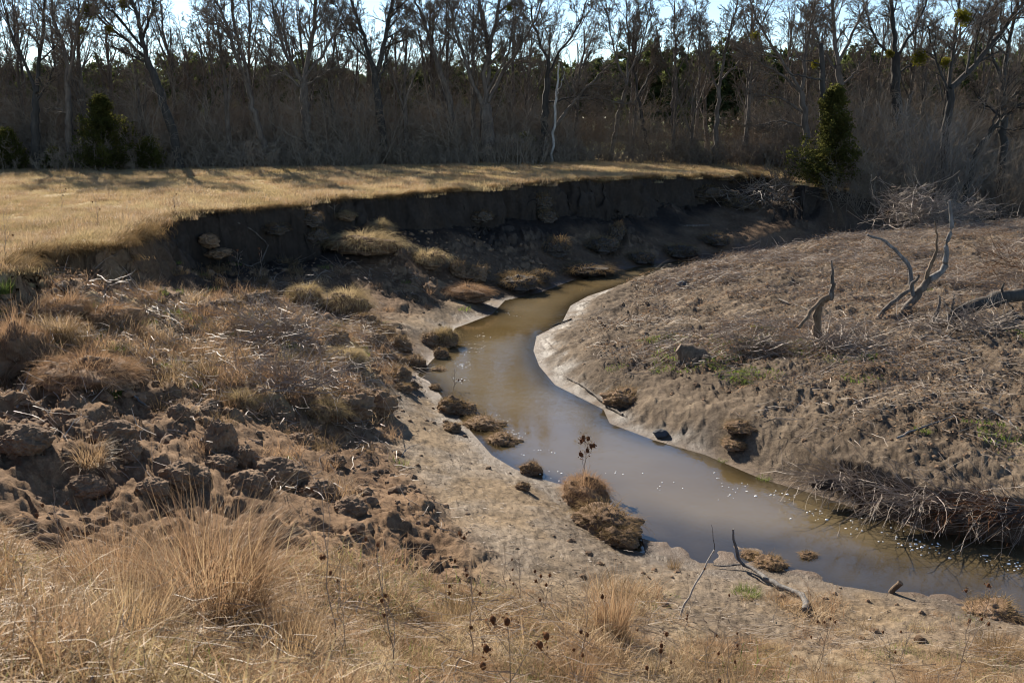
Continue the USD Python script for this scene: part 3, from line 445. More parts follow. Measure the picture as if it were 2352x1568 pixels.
HEROES = [
 ('tall bare tree leaning left, forking high, right of the broad dark cedar', 47.5, [(412, 384), (392, 290), (362, 195), (336, 132)], (24, 17), [([(336, 132), (326, 90), (318, 40), (300, -5)], (13, 8)), ([(340, 138), (290, 92), (240, 55), (205, 15)], (9, 4)), ([(326, 95), (338, 55), (352, 20), (352, -15)], (9, 5)), ([(330, 110), (285, 60), (250, 20), (225, -10)], (8, 4)), ([(345, 150), (300, 125), (255, 105)], (7, 3))]),
 ('bare tree with a thick low trunk and limbs fanned like a goblet', 50, [(715, 380), (705, 290), (696, 190)], (26, 20), [([(696, 190), (660, 135), (636, 60), (622, -5)], (12, 5)), ([(698, 190), (712, 110), (724, 50), (722, -10)], (15, 8)), ([(702, 178), (742, 125), (772, 65), (790, 0)], (9, 4)), ([(690, 200), (650, 160), (610, 130), (570, 70)], (8, 3)), ([(704, 195), (750, 165), (800, 140)], (6, 2))]),
 ('twin stemmed bare tree leaning left, between the tall leaning tree and the goblet tree', 49, [(620, 384), (590, 285), (566, 190)], (17, 12), [([(566, 190), (540, 120), (516, 45), (490, -15)], (11, 6)), ([(572, 190), (552, 110), (536, 50), (530, -15)], (10, 6)), ([(560, 170), (520, 140), (480, 90)], (5, 2))]),
 ('far left bare tree with a dark trunk forking low', 46.8, [(84, 382), (80, 300), (82, 215)], (22, 15), [([(82, 215), (60, 150), (30, 90), (10, 20)], (10, 4)), ([(84, 212), (92, 130), (100, 60), (104, -10)], (12, 6)), ([(80, 240), (110, 190), (128, 140)], (7, 3))]),
 ('straight grey bare tree with a bent side limb, second trunk from the left edge', 47, [(160, 384), (158, 300), (154, 200)], (19, 14), [([(154, 200), (150, 120), (122, 45), (118, -10)], (12, 6)), ([(155, 190), (170, 120), (180, 50), (200, -5)], (9, 5)), ([(158, 265), (130, 248), (108, 252)], (6, 3))]),
 ('bare tree parting into two upright stems with dark vines, above the slumped bank middle', 51, [(882, 380), (874, 260), (856, 150)], (22, 16), [([(856, 150), (832, 75), (806, 0)], (12, 7)), ([(864, 170), (884, 100), (892, 40), (906, -15)], (14, 8)), ([(870, 190), (886, 140), (902, 80)], (8, 4)), ([(850, 140), (815, 110), (780, 40)], (6, 3))]),
 ('bare tree leaning left with a long bowed trunk, left of the many stemmed clump', 52, [(1052, 375), (1032, 230), (1002, 135)], (17, 12), [([(1002, 135), (972, 45), (950, -5)], (9, 5)), ([(1004, 140), (1024, 90), (1026, 20)], (8, 4)), ([(1010, 160), (980, 100), (930, 55)], (5, 2))]),
 ('many stemmed grey bare tree standing tallest at the middle of the tree line', 51.5, [(1124, 374), (1118, 290), (1114, 240)], (36, 26), [([(1114, 240), (1112, 170), (1130, 90), (1148, 0)], (15, 8)), ([(1122, 235), (1150, 170), (1195, 110), (1232, 40)], (11, 5)), ([(1108, 240), (1082, 180), (1052, 90), (1030, -5)], (12, 6)), ([(1118, 220), (1124, 120), (1106, 40), (1100, -10)], (12, 7)), ([(1120, 210), (1170, 120), (1180, 40)], (7, 3))]),
 ('dark bare tree whose stem bends at a knee, just left of the pale leaning snag', 53, [(1248, 352), (1250, 270), (1256, 180)], (20, 14), [([(1256, 180), (1262, 140), (1238, 95), (1222, 40)], (10, 5)), ([(1258, 170), (1292, 110), (1330, 60), (1348, 0)], (7, 3)), ([(1252, 235), (1300, 228), (1370, 215), (1425, 192)], (6, 3))]),
 ('grey tree leaning far to the right across the opening into the sunlit clearing', 52.5, [(1240, 350), (1258, 315), (1300, 258)], (11, 9), [([(1300, 258), (1342, 205), (1400, 150)], (8, 3)), ([(1320, 230), (1380, 225), (1440, 240)], (5, 2))]),
 ('slim bare tree fanning upright twigs, right of the leaning grey tree', 55, [(1402, 348), (1418, 280), (1440, 190)], (11, 8), [([(1440, 190), (1444, 110), (1440, 30)], (7, 4)), ([(1438, 195), (1410, 120), (1396, 40)], (5, 3)), ([(1442, 180), (1474, 110), (1490, 40)], (5, 3))]),
 ('dark slim trunk leaning left against the light of the clearing', 56, [(1494, 342), (1476, 280), (1464, 215)], (10, 8), [([(1464, 215), (1456, 150), (1462, 80)], (6, 3)), ([(1466, 220), (1500, 160), (1520, 100)], (4, 2))]),
 ('straight bare tree standing alone on the grassy clearing right of the leaning trunk', 57, [(1548, 332), (1546, 260), (1547, 190)], (11, 9), [([(1547, 190), (1552, 120), (1548, 30)], (7, 4)), ([(1546, 200), (1520, 130), (1506, 60)], (5, 2)), ([(1548, 180), (1580, 120), (1596, 50)], (5, 2))]),
 ('bare tree with a grey trunk at the right end of the sunlit clearing', 55, [(1640, 356), (1646, 280), (1654, 190)], (13, 10), [([(1654, 190), (1666, 110), (1690, 20)], (8, 4)), ([(1650, 210), (1622, 140), (1606, 60)], (6, 3)), ([(1655, 185), (1700, 140), (1740, 70)], (5, 2))]),
 ('bare tree with long arching limbs sweeping left over the end of the meadow', 47, [(1862, 400), (1850, 290), (1840, 210)], (18, 14), [([(1840, 210), (1790, 130), (1745, 60), (1720, -5)], (9, 4)), ([(1842, 205), (1850, 120), (1868, 30)], (10, 5)), ([(1846, 260), (1790, 225), (1720, 215)], (7, 3)), ([(1850, 290), (1790, 278), (1725, 290)], (6, 2)), ([(1840, 215), (1800, 175), (1740, 140), (1690, 110)], (7, 3))]),
 ('tall pale bare tree rising behind the right hand cedar', 50, [(1936, 400), (1930, 280), (1926, 150)], (20, 16), [([(1926, 150), (1918, 80), (1912, 10)], (12, 8)), ([(1928, 140), (1958, 80), (1990, 10)], (9, 5)), ([(1926, 170), (1890, 120), (1862, 50)], (7, 3)), ([(1930, 200), (1970, 160), (2000, 90)], (6, 3))]),
 ('thick straight dark bare tree above the round grey shrub', 56, [(2062, 400), (2058, 260), (2056, 120)], (28, 22), [([(2056, 120), (2050, 50), (2046, -10)], (14, 9)), ([(2058, 130), (2100, 70), (2130, 0)], (9, 5)), ([(2056, 140), (2010, 90), (1985, 20)], (9, 4)), ([(2058, 170), (2110, 140), (2150, 90)], (6, 3))]),
 ('great dark tree leaning right with a thick limb crossing the upper right corner', 47, [(2150, 430), (2172, 330), (2182, 205)], (24, 18), [([(2182, 205), (2240, 150), (2300, 72), (2350, 5)], (17, 9)), ([(2178, 230), (2186, 140), (2200, 40), (2206, -10)], (9, 5)), ([(2180, 210), (2150, 140), (2130, 60)], (7, 4)), ([(2220, 170), (2230, 100), (2262, 30)], (7, 3))]),
 ('slender dark tree leaning right out of the shaded creek bank at the right edge', 45, [(2205, 432), (2240, 350), (2290, 285)], (15, 10), [([(2290, 285), (2330, 250), (2372, 228)], (9, 5)), ([(2270, 310), (2300, 240), (2320, 160)], (6, 2)), ([(2285, 290), (2330, 300), (2380, 292)], (5, 2))]),
 ('black upright tree close to the right edge of the wood with crooked limbs', 49, [(2302, 425), (2306, 320), (2304, 190)], (22, 17), [([(2304, 190), (2318, 90), (2340, 0)], (12, 7)), ([(2304, 200), (2280, 130), (2272, 50), (2290, -10)], (10, 5)), ([(2306, 240), (2345, 200), (2380, 160)], (8, 4)), ([(2305, 270), (2260, 240), (2225, 190)], (6, 3))]),
]
for k, (lab, y, tr, tw, lm) in enumerate(HEROES):
    hero_tree(lab, y, tr, tw, lm, 100 + k, dens=1.45, mat='dark_bark' if 'dark' in lab or 'black' in lab else 'bark')
hero_tree('dead black snag with a broken top and bare stubs beside the right hand cedar', 45.5, [(1892, 402), (1890, 260), (1886, 100)], (17, 12), [([(1888, 185), (1850, 176), (1806, 168)], (6, 3)), ([(1888, 150), (1862, 140), (1830, 138)], (4, 2))], 150, dens=0, mat='dark_bark', name='dead_snag')
hero_tree('pale barkless dead trunk standing beside the leaning grey tree', 52, [(1268, 338), (1276, 240), (1284, 150)], (7, 4), [([(1278, 225), (1290, 190), (1296, 165)], (3, 1.5))], 151, dens=0, mat='pale_bark', name='dead_snag')

KINDS = []
for k in range(6):                                              # six kinds of ordinary bare trees
    rng = np.random.default_rng(300 + k); h = [12, 13.5, 11, 14, 10, 12.5][k]; kd = kind_of('bare_tree_kind_%d' % k)
    z = np.linspace(-.2, h * .8, 7); p = np.stack([rng.normal(0, .13, 7).cumsum(), rng.normal(0, .13, 7).cumsum(), z], 1); p[0, :2] = 0; r = np.linspace(.19, .05, 7); r[0] = .27
    P, R = resample(p, r, 14); part(kd, 'trunk', tubes(P[None], R[None], 8), 'bark', smooth=True)
    L, LR = branch(P[None], R[None], rng, 7, .3, .97, .52, 30, .12, 9, .04, .62, .018)
    lims = [(P[4:], R[4:])] + [(L[i], LR[i]) for i in range(len(L))]
    for i in range(len(L)): part(kd, 'limb', tubes(L[i:i + 1], LR[i:i + 1], 5), 'bark')
    br, tw_ = crown_of(lims, rng, .72, 1.05); part(kd, 'branches', br, 'bark'); part(kd, 'twigs', tw_, 'twig'); KINDS.append(kd)
rng = np.random.default_rng(7)
def line_y(u): return np.interp(u, [-400, 0, 600, 1176, 1700, 2000, 2400, 2800], [45, 47, 49, 52, 56, 57, 58, 58])
spots = []
NICK = [(80, 'dark forked tree at the far left'), (160, 'straight grey trunk with bent limb'), (340, 'tall leaning tree'), (560, 'twin stemmed leaning tree'), (700, 'goblet shaped tree'), (860, 'tree with the vine clad stems'), (1000, 'bowed trunk left of the middle'), (1120, 'many stemmed middle tree'), (1250, 'knee bent tree'), (1440, 'slim tree with fanned twigs'), (1547, 'lone straight clearing tree'), (1655, 'tree with two grey trunks'), (1840, 'arching limbed tree'), (1926, 'tall pale tree by the cedar'), (2057, 'thick straight dark tree'), (2182, 'great dark right leaning tree'), (2304, 'black crooked tree by the right edge')]
for row, step in ((0, 52), (1, 66)):
    for u in np.arange(-260, 2620, step):
        y = line_y(u) + [2.0, 9.0][row] + rng.uniform(-1.5, 3.5); uu = u + rng.uniform(-26, 26) + row * 40
        if 1330 < uu < 1620 and rng.random() < .6: continue
        spots.append((uu, y, row))
for uu, y, row in spots:
    x = (uu - CU) / F * y * 1.02; z = float(H(x, y)[0]); k = int(rng.integers(6)); nk = min(NICK, key=lambda a: abs(a[0] - uu)); side = ('close ' if row == 0 else 'deep in the wood ') + ('left of' if uu < nk[0] else 'right of') + ' the ' + nk[1]
    copy_of(KINDS[k], 'bare_tree', 'bare tree ' + side, 'tree', (x, y, z), rng.uniform(0, 360), rng.uniform(.6, .86) * np.array([1, 1, rng.uniform(.92, 1.08)]), 'bare trees ' + side)

# brush: thin many stemmed growth that fills the wood edge as one mass
def brush_mesh(rng, h, n, spread, twig=.007, dens=1.0):
    b = np.stack([rng.normal(0, spread * .3, n), rng.normal(0, spread * .3, n), np.full(n, -.1)], 1); d = unit(np.stack([rng.normal(0, .32, n), rng.normal(0, .32, n), np.ones(n)], 1)); L = h * rng.uniform(.55, 1.1, n)
    out = [b]
    for _ in range(6): d = unit(d + .13 * rng.normal(size=d.shape) + [0, 0, .03]); out.append(out[-1] + d * (L / 6)[:, None])
    P = np.stack(out, 1); R = np.linspace(1, .3, 7)[None] * rng.uniform(.010, .022, n)[:, None]
    b1, r1 = branch(P, R, rng, int(8 * dens), .12, 1, .38, 45, .03, 5, .2, .6, twig)
    b2, r2 = branch(b1, r1, rng, 4, .1, 1, .5, 45, .02, 3, .22, .8, twig * .8)
    b3, r3 = branch(b2, r2, rng, 3, .2, 1, .6, 40, .0, 3, .2, .8, twig * .6)
    return join(tubes(P, R, 4), tubes(b1, r1, 3), tubes(b2, r2, 3), tubes(b3, r3, 3))
rng = np.random.default_rng(17)
BR = [('brush', brush_mesh(rng, h, 16, 2.2), 'brush_twig') for h in (2.6, 3.4, 4.4, 5.6)]
pos = []
for u in np.arange(-420, 2700, 23):
    for row in range(4):
        y = line_y(u) + [0.8, 4, 8.5, 15][row] + rng.uniform(-1, 2.5); uu = u + rng.uniform(-20, 20)
        if 1290 < uu < 1760 and row < 3 and rng.random() < .70: continue
        if 1290 < uu < 1760 and row == 3 and rng.random() < .6: continue
        x = (uu - CU) / F * y; pos.append((x, y, float(H(x, y)[0])))
pos = np.array(pos); n = len(pos)
sh = np.array([((u - CU) / F * y, y) for u in np.arange(1930, 2620, 32) for y in np.arange(44.5, 60, 2.6) for u, y in [(u + rng.uniform(-20, 20), y + rng.uniform(-1.2, 1.2))]]); zz = H(sh[:, 0], sh[:, 1]); sh = sh[zz > .25]; zz = zz[zz > .25]; sh = np.c_[sh, zz][(sh[:, 1] > 47.5) | (sh[:, 0] < 18)]
pos = np.vstack([pos, sh]); n = len(pos)
scatter('thicket', 'dense brown leafless thicket of saplings and briars filling the wood edge', 'thicket', BR, pos, rng.uniform(0, 6.28, n), rng.uniform(.6, 1.12, n), rng)
LOWB = [('low_brush', brush_mesh(rng, 1.3, 26, 1.6, .006, .8), 'brush_twig') for _ in range(2)]
pos = np.array([((u - CU) / F * (line_y(u) + dy), line_y(u) + dy, 0) for u in np.arange(-400, 2200, 17) for dy in (rng.uniform(-1.2, .5), rng.uniform(.5, 3.5)) if not (1330 < u < 1600 and rng.random() < .5)]); pos[:, 2] = H(pos[:, 0], pos[:, 1]); n = len(pos)
scatter('undergrowth', 'knee high tangled brown undergrowth along the far edge of the meadow', 'undergrowth', LOWB, pos, rng.uniform(0, 6.28, n), rng.uniform(.5, 1.2, n), rng)

# evergreens: a far pine wood as one mass, cedars as things
def needles(rng, c, size, n, up=.25, leaf=.55):
    """n small sprays around each point c"""
    k = np.repeat(c, n, 0); d = unit(rng.normal(size=k.shape) + [0, 0, up]); return quads(k + d * size * rng.random((len(k), 1)), rng.uniform(.35, .9, len(k)) * size * leaf, rng)
def pine_mesh(rng, h):
    P, R = resample([(0, 0, -.3), (.1, .05, h * .5), (.15, -.1, h)], [.2, .15, .04], 10); L, LR = branch(P[None], R[None], rng, 34, .38, .99, .22, 75, .05, 5, .12, .4, .015)
    c = np.concatenate([L[:, 2], L[:, 3], L[:, 4], L[:, 3] + rng.normal(0, .25, L[:, 3].shape), P[-2:]]); return join(tubes(P[None], R[None], 6), tubes(L, LR, 3)), needles(rng, c, .62, 26)
PN = []
for k in range(3):
    t_, c_ = pine_mesh(np.random.default_rng(400 + k), [13.5, 15, 12][k]); PN.append(('pine', c_, 'pine_leaf'))
rng = np.random.default_rng(23); pos = []
for u in np.arange(-500, 2900, 13):
    for y0 in (118, 128, 140):
        y = y0 + rng.uniform(-4, 4); x = (u + rng.uniform(-8, 8) - CU) / F * y; pos.append((x, y, 2.4 - .4))
pos = np.array(pos); n = len(pos); uu = CU + F * pos[:, 0] / pos[:, 1]
scl = np.interp(uu, [0, 500, 1100, 1500, 1900, 2400], [.56, .60, .60, .70, .68, .70]) * rng.uniform(.88, 1.1, n)
low = np.array([((u - CU) / F * y, y, 2.0) for u in np.arange(-500, 2900, 26) for y in (rng.uniform(106, 113), rng.uniform(113, 118))]); low[:, 2] = 1.0; pos = np.vstack([pos, low]); scl = np.concatenate([scl, rng.uniform(.26, .42, len(low))]); n = len(pos)   # young pines along the foot of the wood
scatter('pine_wood', 'far dark green pine wood closing the view behind the bare trees', 'pine wood', PN, pos, rng.uniform(0, 6.28, n), scl, rng)

def cedar(label, u, v, y, h, w, seed, lean=0.0, n=170):
    rng = np.random.default_rng(seed); b = far(u, v, y); z = float(H(b[0], y)[0]); t = thing('cedar_tree', label, 'tree', (b[0], y, z))
    P, R = resample([(0, 0, -.2), (lean * .4, 0, h * .5), (lean, 0, h)], [.13, .08, .015], 9); obj('trunk', tubes(P[None], R[None], 7), 'bark', t, smooth=True)
    hh = h * (.03 + .95 * rng.random(n) ** 1.15); a = rng.uniform(0, 6.28, n); rr = w * (1 - hh / h) ** .8 * rng.uniform(.3, 1.25, n) * (.45 + 1.1 * meshkit.noise(np.stack([np.cos(a) * 1.5, np.sin(a) * 1.5, hh * .9], 1), seed)) + .06
    p0 = np.stack([lean * hh / h, 0 * hh, hh], 1); dirv = np.stack([np.cos(a), np.sin(a), 0 * a + .28], 1)
    B = np.stack([p0 + dirv * (rr * s)[:, None] + np.array([0, 0, .10]) * s * s for s in (0, .4, .75, 1)], 1); obj('boughs', tubes(B, np.linspace(1, .3, 4)[None] * np.full((n, 1), .018), 3), 'bark', t)
    c = np.concatenate([B[:, 1], B[:, 2], B[:, 3], (B[:, 2] + B[:, 3]) / 2 + rng.normal(0, .08, (n, 3)), (B[:, 1] + B[:, 2]) / 2 + rng.normal(0, .1, (n, 3)), P[-3:]])
    obj('foliage', needles(rng, c, .16 + .03 * h, 22, .6, .30), 'cedar_leaf', t); return t
cedar('broad dark green cedar at the meadow edge, largest evergreen on the left', 238, 388, 46.5, 3.2, 1.6, 31, .15, 200)
cedar('dark bushy cedar cut off by the left edge of the wood', 22, 380, 46.2, 1.75, .8, 32)
cedar('small dark cedar sapling between the two left trunks', 124, 378, 46.6, .9, .4, 33, 0, 70)
cedar('low dark cedar bush right of the broad cedar, under the leaning tree', 345, 386, 47, 1.3, .8, 34, 0, 120)
cedar('tall ragged yellow green cedar where the meadow ends above the dark bank', 1900, 414, 44.2, 4.4, 1.4, 35, .1, 230)
cedar('small dark green evergreen in the shade of the wood behind the many stemmed tree', 1205, 365, 53, 1.3, 1.0, 36, 0, 120)

# grey shrubs of the right bank
def shrub(label, u, v, y, h, spread, n, seed, mat='grey_twig', name='leafless_shrub', tw=.007, dens=1.0):
    rng = np.random.default_rng(seed); b = far(u, v, y); z = float(H(b[0], y)[0]); t = thing(name, label, 'shrub', (b[0], y, z))
    a = rng.uniform(0, 6.28, n); tilt = rng.uniform(.1, 1.0, n) * spread; bb = np.stack([np.cos(a) * .15, np.sin(a) * .15, np.full(n, -.1)], 1); d = unit(np.stack([np.cos(a) * tilt, np.sin(a) * tilt, np.ones(n)], 1)); L = h * rng.uniform(.6, 1.05, n); out = [bb]
    for _ in range(7): d = unit(d + .09 * rng.normal(size=d.shape) + [0, 0, .06]); out.append(out[-1] + d * (L / 7)[:, None])
    P = np.stack(out, 1); R = np.linspace(1, .25, 8)[None] * rng.uniform(.02, .045, n)[:, None]; obj('stems', tubes(P, R, 5), mat, t)
    b1, r1 = branch(P, R, rng, int(8 * dens), .2, 1, .42, 36, .08, 6, .12, .6, tw); b2, r2 = branch(b1, r1, rng, 5, .15, 1, .5, 34, .08, 4, .14, .8, tw * .8); b3, r3 = branch(b2, r2, rng, 4, .2, 1, .6, 30, .06, 3, .12, .8, tw * .6)
    obj('twigs', join(tubes(b1, r1, 3), tubes(b2, r2, 3), tubes(b3, r3, 3)), mat, t); return t
shrub('big round grey leafless shrub right of the tall cedar, twigs like a broom', 2150, 440, 46, 5.4, .85, 30, 51)
shrub('lower grey leafless shrub spilling over the shaded bank left of the leaning tree', 2040, 420, 45, 2.6, 1.1, 18, 52)
shrub('brown leafless shrub at the right edge under the black tree', 2335, 420, 47, 3.6, .9, 18, 53, 'brush_twig')
shrub('thin reddish brown shrub at the end of the meadow, left of the tall cedar', 1800, 405, 45.5, 1.8, .8, 14, 54, 'brush_twig')
shrub('dark tangled shrub in the shade between the creek and the right edge trees', 2270, 470, 53, 3.0, 1.0, 20, 55, 'brush_twig')

# mistletoe balls
for k, (u, v, y, r, lab) in enumerate([(207, 22, 47.5, .40, 'largest mistletoe ball of the left trees, at the top edge'), (186, 72, 47, .21, 'small yellow mistletoe ball left of the leaning tree crown'), (250, 66, 47.5, .20, 'small olive mistletoe ball inside the leaning tree crown'), (283, 8, 47.5, .28, 'olive mistletoe ball high in the leaning tree'),
        (2212, 38, 47, .42, 'biggest bright yellow mistletoe ball under the upper right limb'), (2110, 132, 47, .36, 'yellow green mistletoe ball above the round grey shrub'), (2172, 142, 47, .24, 'dull mistletoe ball right beside the one above the grey shrub'), (2043, 122, 50, .22, 'orange tinged mistletoe ball over the right hand cedar'), (1735, 84, 50, .26, 'yellow mistletoe ball left of the black snag'), (1872, 146, 48, .2, 'small mistletoe clump on the black snag'), (1170, 20, 51.5, .18, 'small mistletoe clump in the many stemmed middle tree')]):
    rng = np.random.default_rng(600 + k); t = thing('mistletoe', lab, 'mistletoe', far(u, v, y))
    d = unit(rng.normal(size=(60, 3))); ln = r * rng.uniform(.5, 1, 60); B = np.stack([d * (ln * s)[:, None] + np.array([0, 0, -.06 * r]) * s for s in (0, .5, 1)], 1)
    obj('stems', tubes(B, np.full((60, 3), .008), 3), 'twig', t); obj('leaves', needles(rng, B[:, 1:].reshape(-1, 3), r * .38, 9, 0), 'mistletoe_leaf', t)

# ------------------------------------------------------------------ slumped turf: lumps of soil with a shaggy cap of grass
def clod_kind(k, shag, mat, soil='soil', n=520, flat=.62, w=.009):
    rng = np.random.default_rng(700 + k); kd = kind_of('turf_kind_%d' % k)
    v, f = blob(rng, 4, .5, 1.5, (.52, .5, .5 * flat), 10 + k); v[:, 2] = np.where(v[:, 2] < 0, v[:, 2] * .8, v[:, 2]) + .5 * flat * .55
    v = v * (1 + .14 * (meshkit.fbm(v * 9 + k, 3, k) - .5))[:, None]; part(kd, 'soil', (v, f), soil, smooth=True)
    up = v[:, 2] > .5 * flat * (.55 + .12); i = rng.choice(np.where(up)[0], n); p = v[i] * [.97, .97, 1]; h = np.arctan2(p[:, 1], p[:, 0]) + rng.normal(0, .6, n) + 1.2 * (meshkit.noise(p * 4, k) - .5); rag = (.6 if k in (1, 4) else .3) + (1.1 if k in (1, 4) else 1.4) * meshkit.noise(p * 5.5 + k, k + 2) ** 1.5; rr = np.hypot(p[:, 0], p[:, 1])
    part(kd, 'grass', blades(p, h, rng.uniform(.14, .40, n) * shag * rag, w, rng.uniform(1.3, 2.8, n), rng, 4, np.clip(rr * 2.2, .1, 1.1) + rng.normal(0, .2, n)), mat)
    return kd
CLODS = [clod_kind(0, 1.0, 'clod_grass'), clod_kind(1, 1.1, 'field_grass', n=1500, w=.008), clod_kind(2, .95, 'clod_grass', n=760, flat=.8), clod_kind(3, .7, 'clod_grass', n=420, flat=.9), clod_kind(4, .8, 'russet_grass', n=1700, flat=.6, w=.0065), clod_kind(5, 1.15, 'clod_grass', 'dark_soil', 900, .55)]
def clod(u, v, w, h, k, label=None, rz=None, el=1.0, name='turf_clod', group=None):
    p = hit(u, v - .12 * h); d = np.linalg.norm(p - CAM); W, Ht = w * d / F, h * d / F * 1.02; rng = np.random.default_rng(int(u * 7 + v)); fl = [.62, .62, .8, .9, .6, .55][k]
    where = 'on the shaded dark cliff or its foot' if u > 1000 and v < 700 else 'high on the slope under the dark cliff' if v < 620 else 'among the shaggy clods by the wet mud' if u > 880 else 'hidden in grey stems low on the left bank' if v > 790 else 'high among the stems of the left bank'
    return copy_of(CLODS[k], name, label or 'small plain turf clod ' + where, 'turf clod', p - [0, 0, (.13 if u < 985 else .05 if u < 1430 else .22) * Ht], rng.uniform(0, 360) if rz is None else rz, (W * .92 * el, W * .92, Ht / fl * .80), group if label else 'small turf clods ' + where)
for a in [
 (832, 580, 118, 62, 1, 'long golden shaggy turf clump high on the dark cliff slope', 155, 1.5), (880, 545, 52, 52, 1, 'upright tuft of golden grass right above the long shaggy clump', 20), (795, 505, 44, 28, 1, 'small golden turf clump just under the meadow rim'), (846, 530, 34, 28, 4),
 (982, 612, 82, 50, 1, 'brown turf clod with a grassy golden top half way down the dark slope'), (1050, 640, 44, 56, 0), (1092, 648, 62, 52, 0, 'olive tinged turf mound beside the dark cliff foot'), (1072, 688, 92, 44, 4, 'rusty brown turf slab at the foot of the slope, nearest the bend of the creek', 150, 1.3),
 (705, 700, 76, 62, 1, 'dome of golden green grass left of the bigger green topped dome'), (798, 722, 96, 78, 1, 'large green topped turf dome in the middle of the left bank', 140, 1.2), (836, 752, 62, 50, 0), (768, 788, 74, 52, 0, 'round dark turf clod with a lit rim below the green topped dome'),
 (860, 806, 66, 64, 3, 'bare sided leaning soil block with thin turf, left of a shaggy clod'), (888, 785, 52, 52, 0), (918, 806, 58, 56, 0, 'shaggy grey brown turf clod right of the leaning soil block'), (990, 795, 50, 44, 0, 'dry turf clod left of the green tuft at the water'), (1022, 800, 56, 58, 1, 'green tufted clod at the water edge where the creek bends'),
 (1012, 826, 38, 38, 2), (1008, 862, 46, 26, 2), (920, 878, 60, 56, 2, 'dark round turf ball near the shiny mud'), (902, 838, 70, 40, 2), (952, 842, 56, 42, 0), (926, 900, 46, 30, 2), (948, 892, 30, 24, 2), (1000, 896, 28, 20, 2, 'tiny turf clod alone on the shiny wet mud'),
 (798, 845, 88, 62, 1, 'golden tussock amid grey stems on the left bank'), (868, 950, 86, 92, 3, 'tall brown soil clod with hanging roots at the edge of the wet mud'), (812, 962, 92, 92, 3, 'big bare faced soil block left of the tall brown clod'), (742, 962, 84, 58, 1, 'golden shaggy tussock left of the bare faced soil block', 150, 1.3),
 (552, 945, 74, 62, 1, 'tussock with a bright green middle on the left bank'), (595, 700, 84, 50, 0), (520, 712, 70, 42, 3), (662, 760, 60, 34, 0), (455, 800, 44, 34, 3), (440, 830, 40, 30, 3), (690, 930, 60, 44, 4), (640, 850, 60, 36, 0), (560, 800, 60, 36, 4), (730, 860, 64, 40, 0), (480, 565, 46, 44, 3, 'brown soil knob standing against the dark cliff'), (500, 590, 60, 30, 3),
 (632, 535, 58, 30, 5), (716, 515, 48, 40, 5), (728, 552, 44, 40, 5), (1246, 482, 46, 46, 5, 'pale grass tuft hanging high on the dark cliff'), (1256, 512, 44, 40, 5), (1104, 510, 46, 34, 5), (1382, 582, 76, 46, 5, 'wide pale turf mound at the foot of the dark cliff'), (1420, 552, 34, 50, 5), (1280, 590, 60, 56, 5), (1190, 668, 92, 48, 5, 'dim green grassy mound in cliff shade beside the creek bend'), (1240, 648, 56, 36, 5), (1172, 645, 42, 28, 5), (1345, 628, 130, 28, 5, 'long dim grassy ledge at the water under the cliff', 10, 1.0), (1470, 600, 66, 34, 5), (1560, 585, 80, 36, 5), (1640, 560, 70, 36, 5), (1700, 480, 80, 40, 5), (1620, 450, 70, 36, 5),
 (45, 850, 112, 150, 4, 'large soil block with a russet grass cap at the left edge', 40, 1.0), (205, 892, 190, 104, 4, 'wide slumped soil block with long russet grass, right of the left edge block', 150, 1.15), (130, 730, 130, 60, 4, 'russet grass hummock below the undercut rim'), (250, 745, 110, 60, 4, 'russet hummock right of the one below the undercut rim'), (160, 775, 90, 60, 4),
 (1222, 1092, 52, 44, 2, 'round turf clod sitting in the water edge alone'), (1200, 1126, 34, 26, 2, 'small turf clod on the sand below the round one'), (1032, 950, 62, 54, 2, 'crumbly turf clod at the upper end of the shore clump row'), (1066, 955, 66, 44, 0, 'dry leafy turf clod second along the shore row'), (1108, 992, 84, 46, 0, 'grassy turf clod third along the shore row', 150, 1.2), (1152, 1032, 74, 52, 0, 'green topped turf clod last along the shore row, overhanging water', 140, 1.2), (1040, 990, 46, 28, 2, 'low dark clod behind the shore clump row'),
 (1347, 1170, 100, 104, 4, 'rusty golden grass clump at the water carrying a tall dry weed', 130, 1.1), (1388, 1226, 112, 88, 0, 'long rusty turf clump joined below the golden one', 140, 1.5), (1422, 1254, 84, 60, 2, 'dark cut end of the rusty turf clump at the water', 140, 1.2),
 (1722, 1278, 42, 24, 0, 'tiny tuft in the shallows left of the twin tufts'), (1768, 1304, 74, 44, 0, 'muddy tussock in the shallows behind the bent branch'), (1856, 1284, 48, 28, 0, 'lone tuft standing in the shallow water'),
 (1436, 925, 100, 60, 0, 'dark brushy mound on the point bar shore'), (1700, 985, 76, 36, 0, 'low dark hummock on the point bar'), (1690, 1024, 66, 30, 0, 'crumbling mud lump at the point bar edge'), (2280, 1420, 120, 60, 0, 'brown hummock at the lower right shore')]:
    clod(*a)

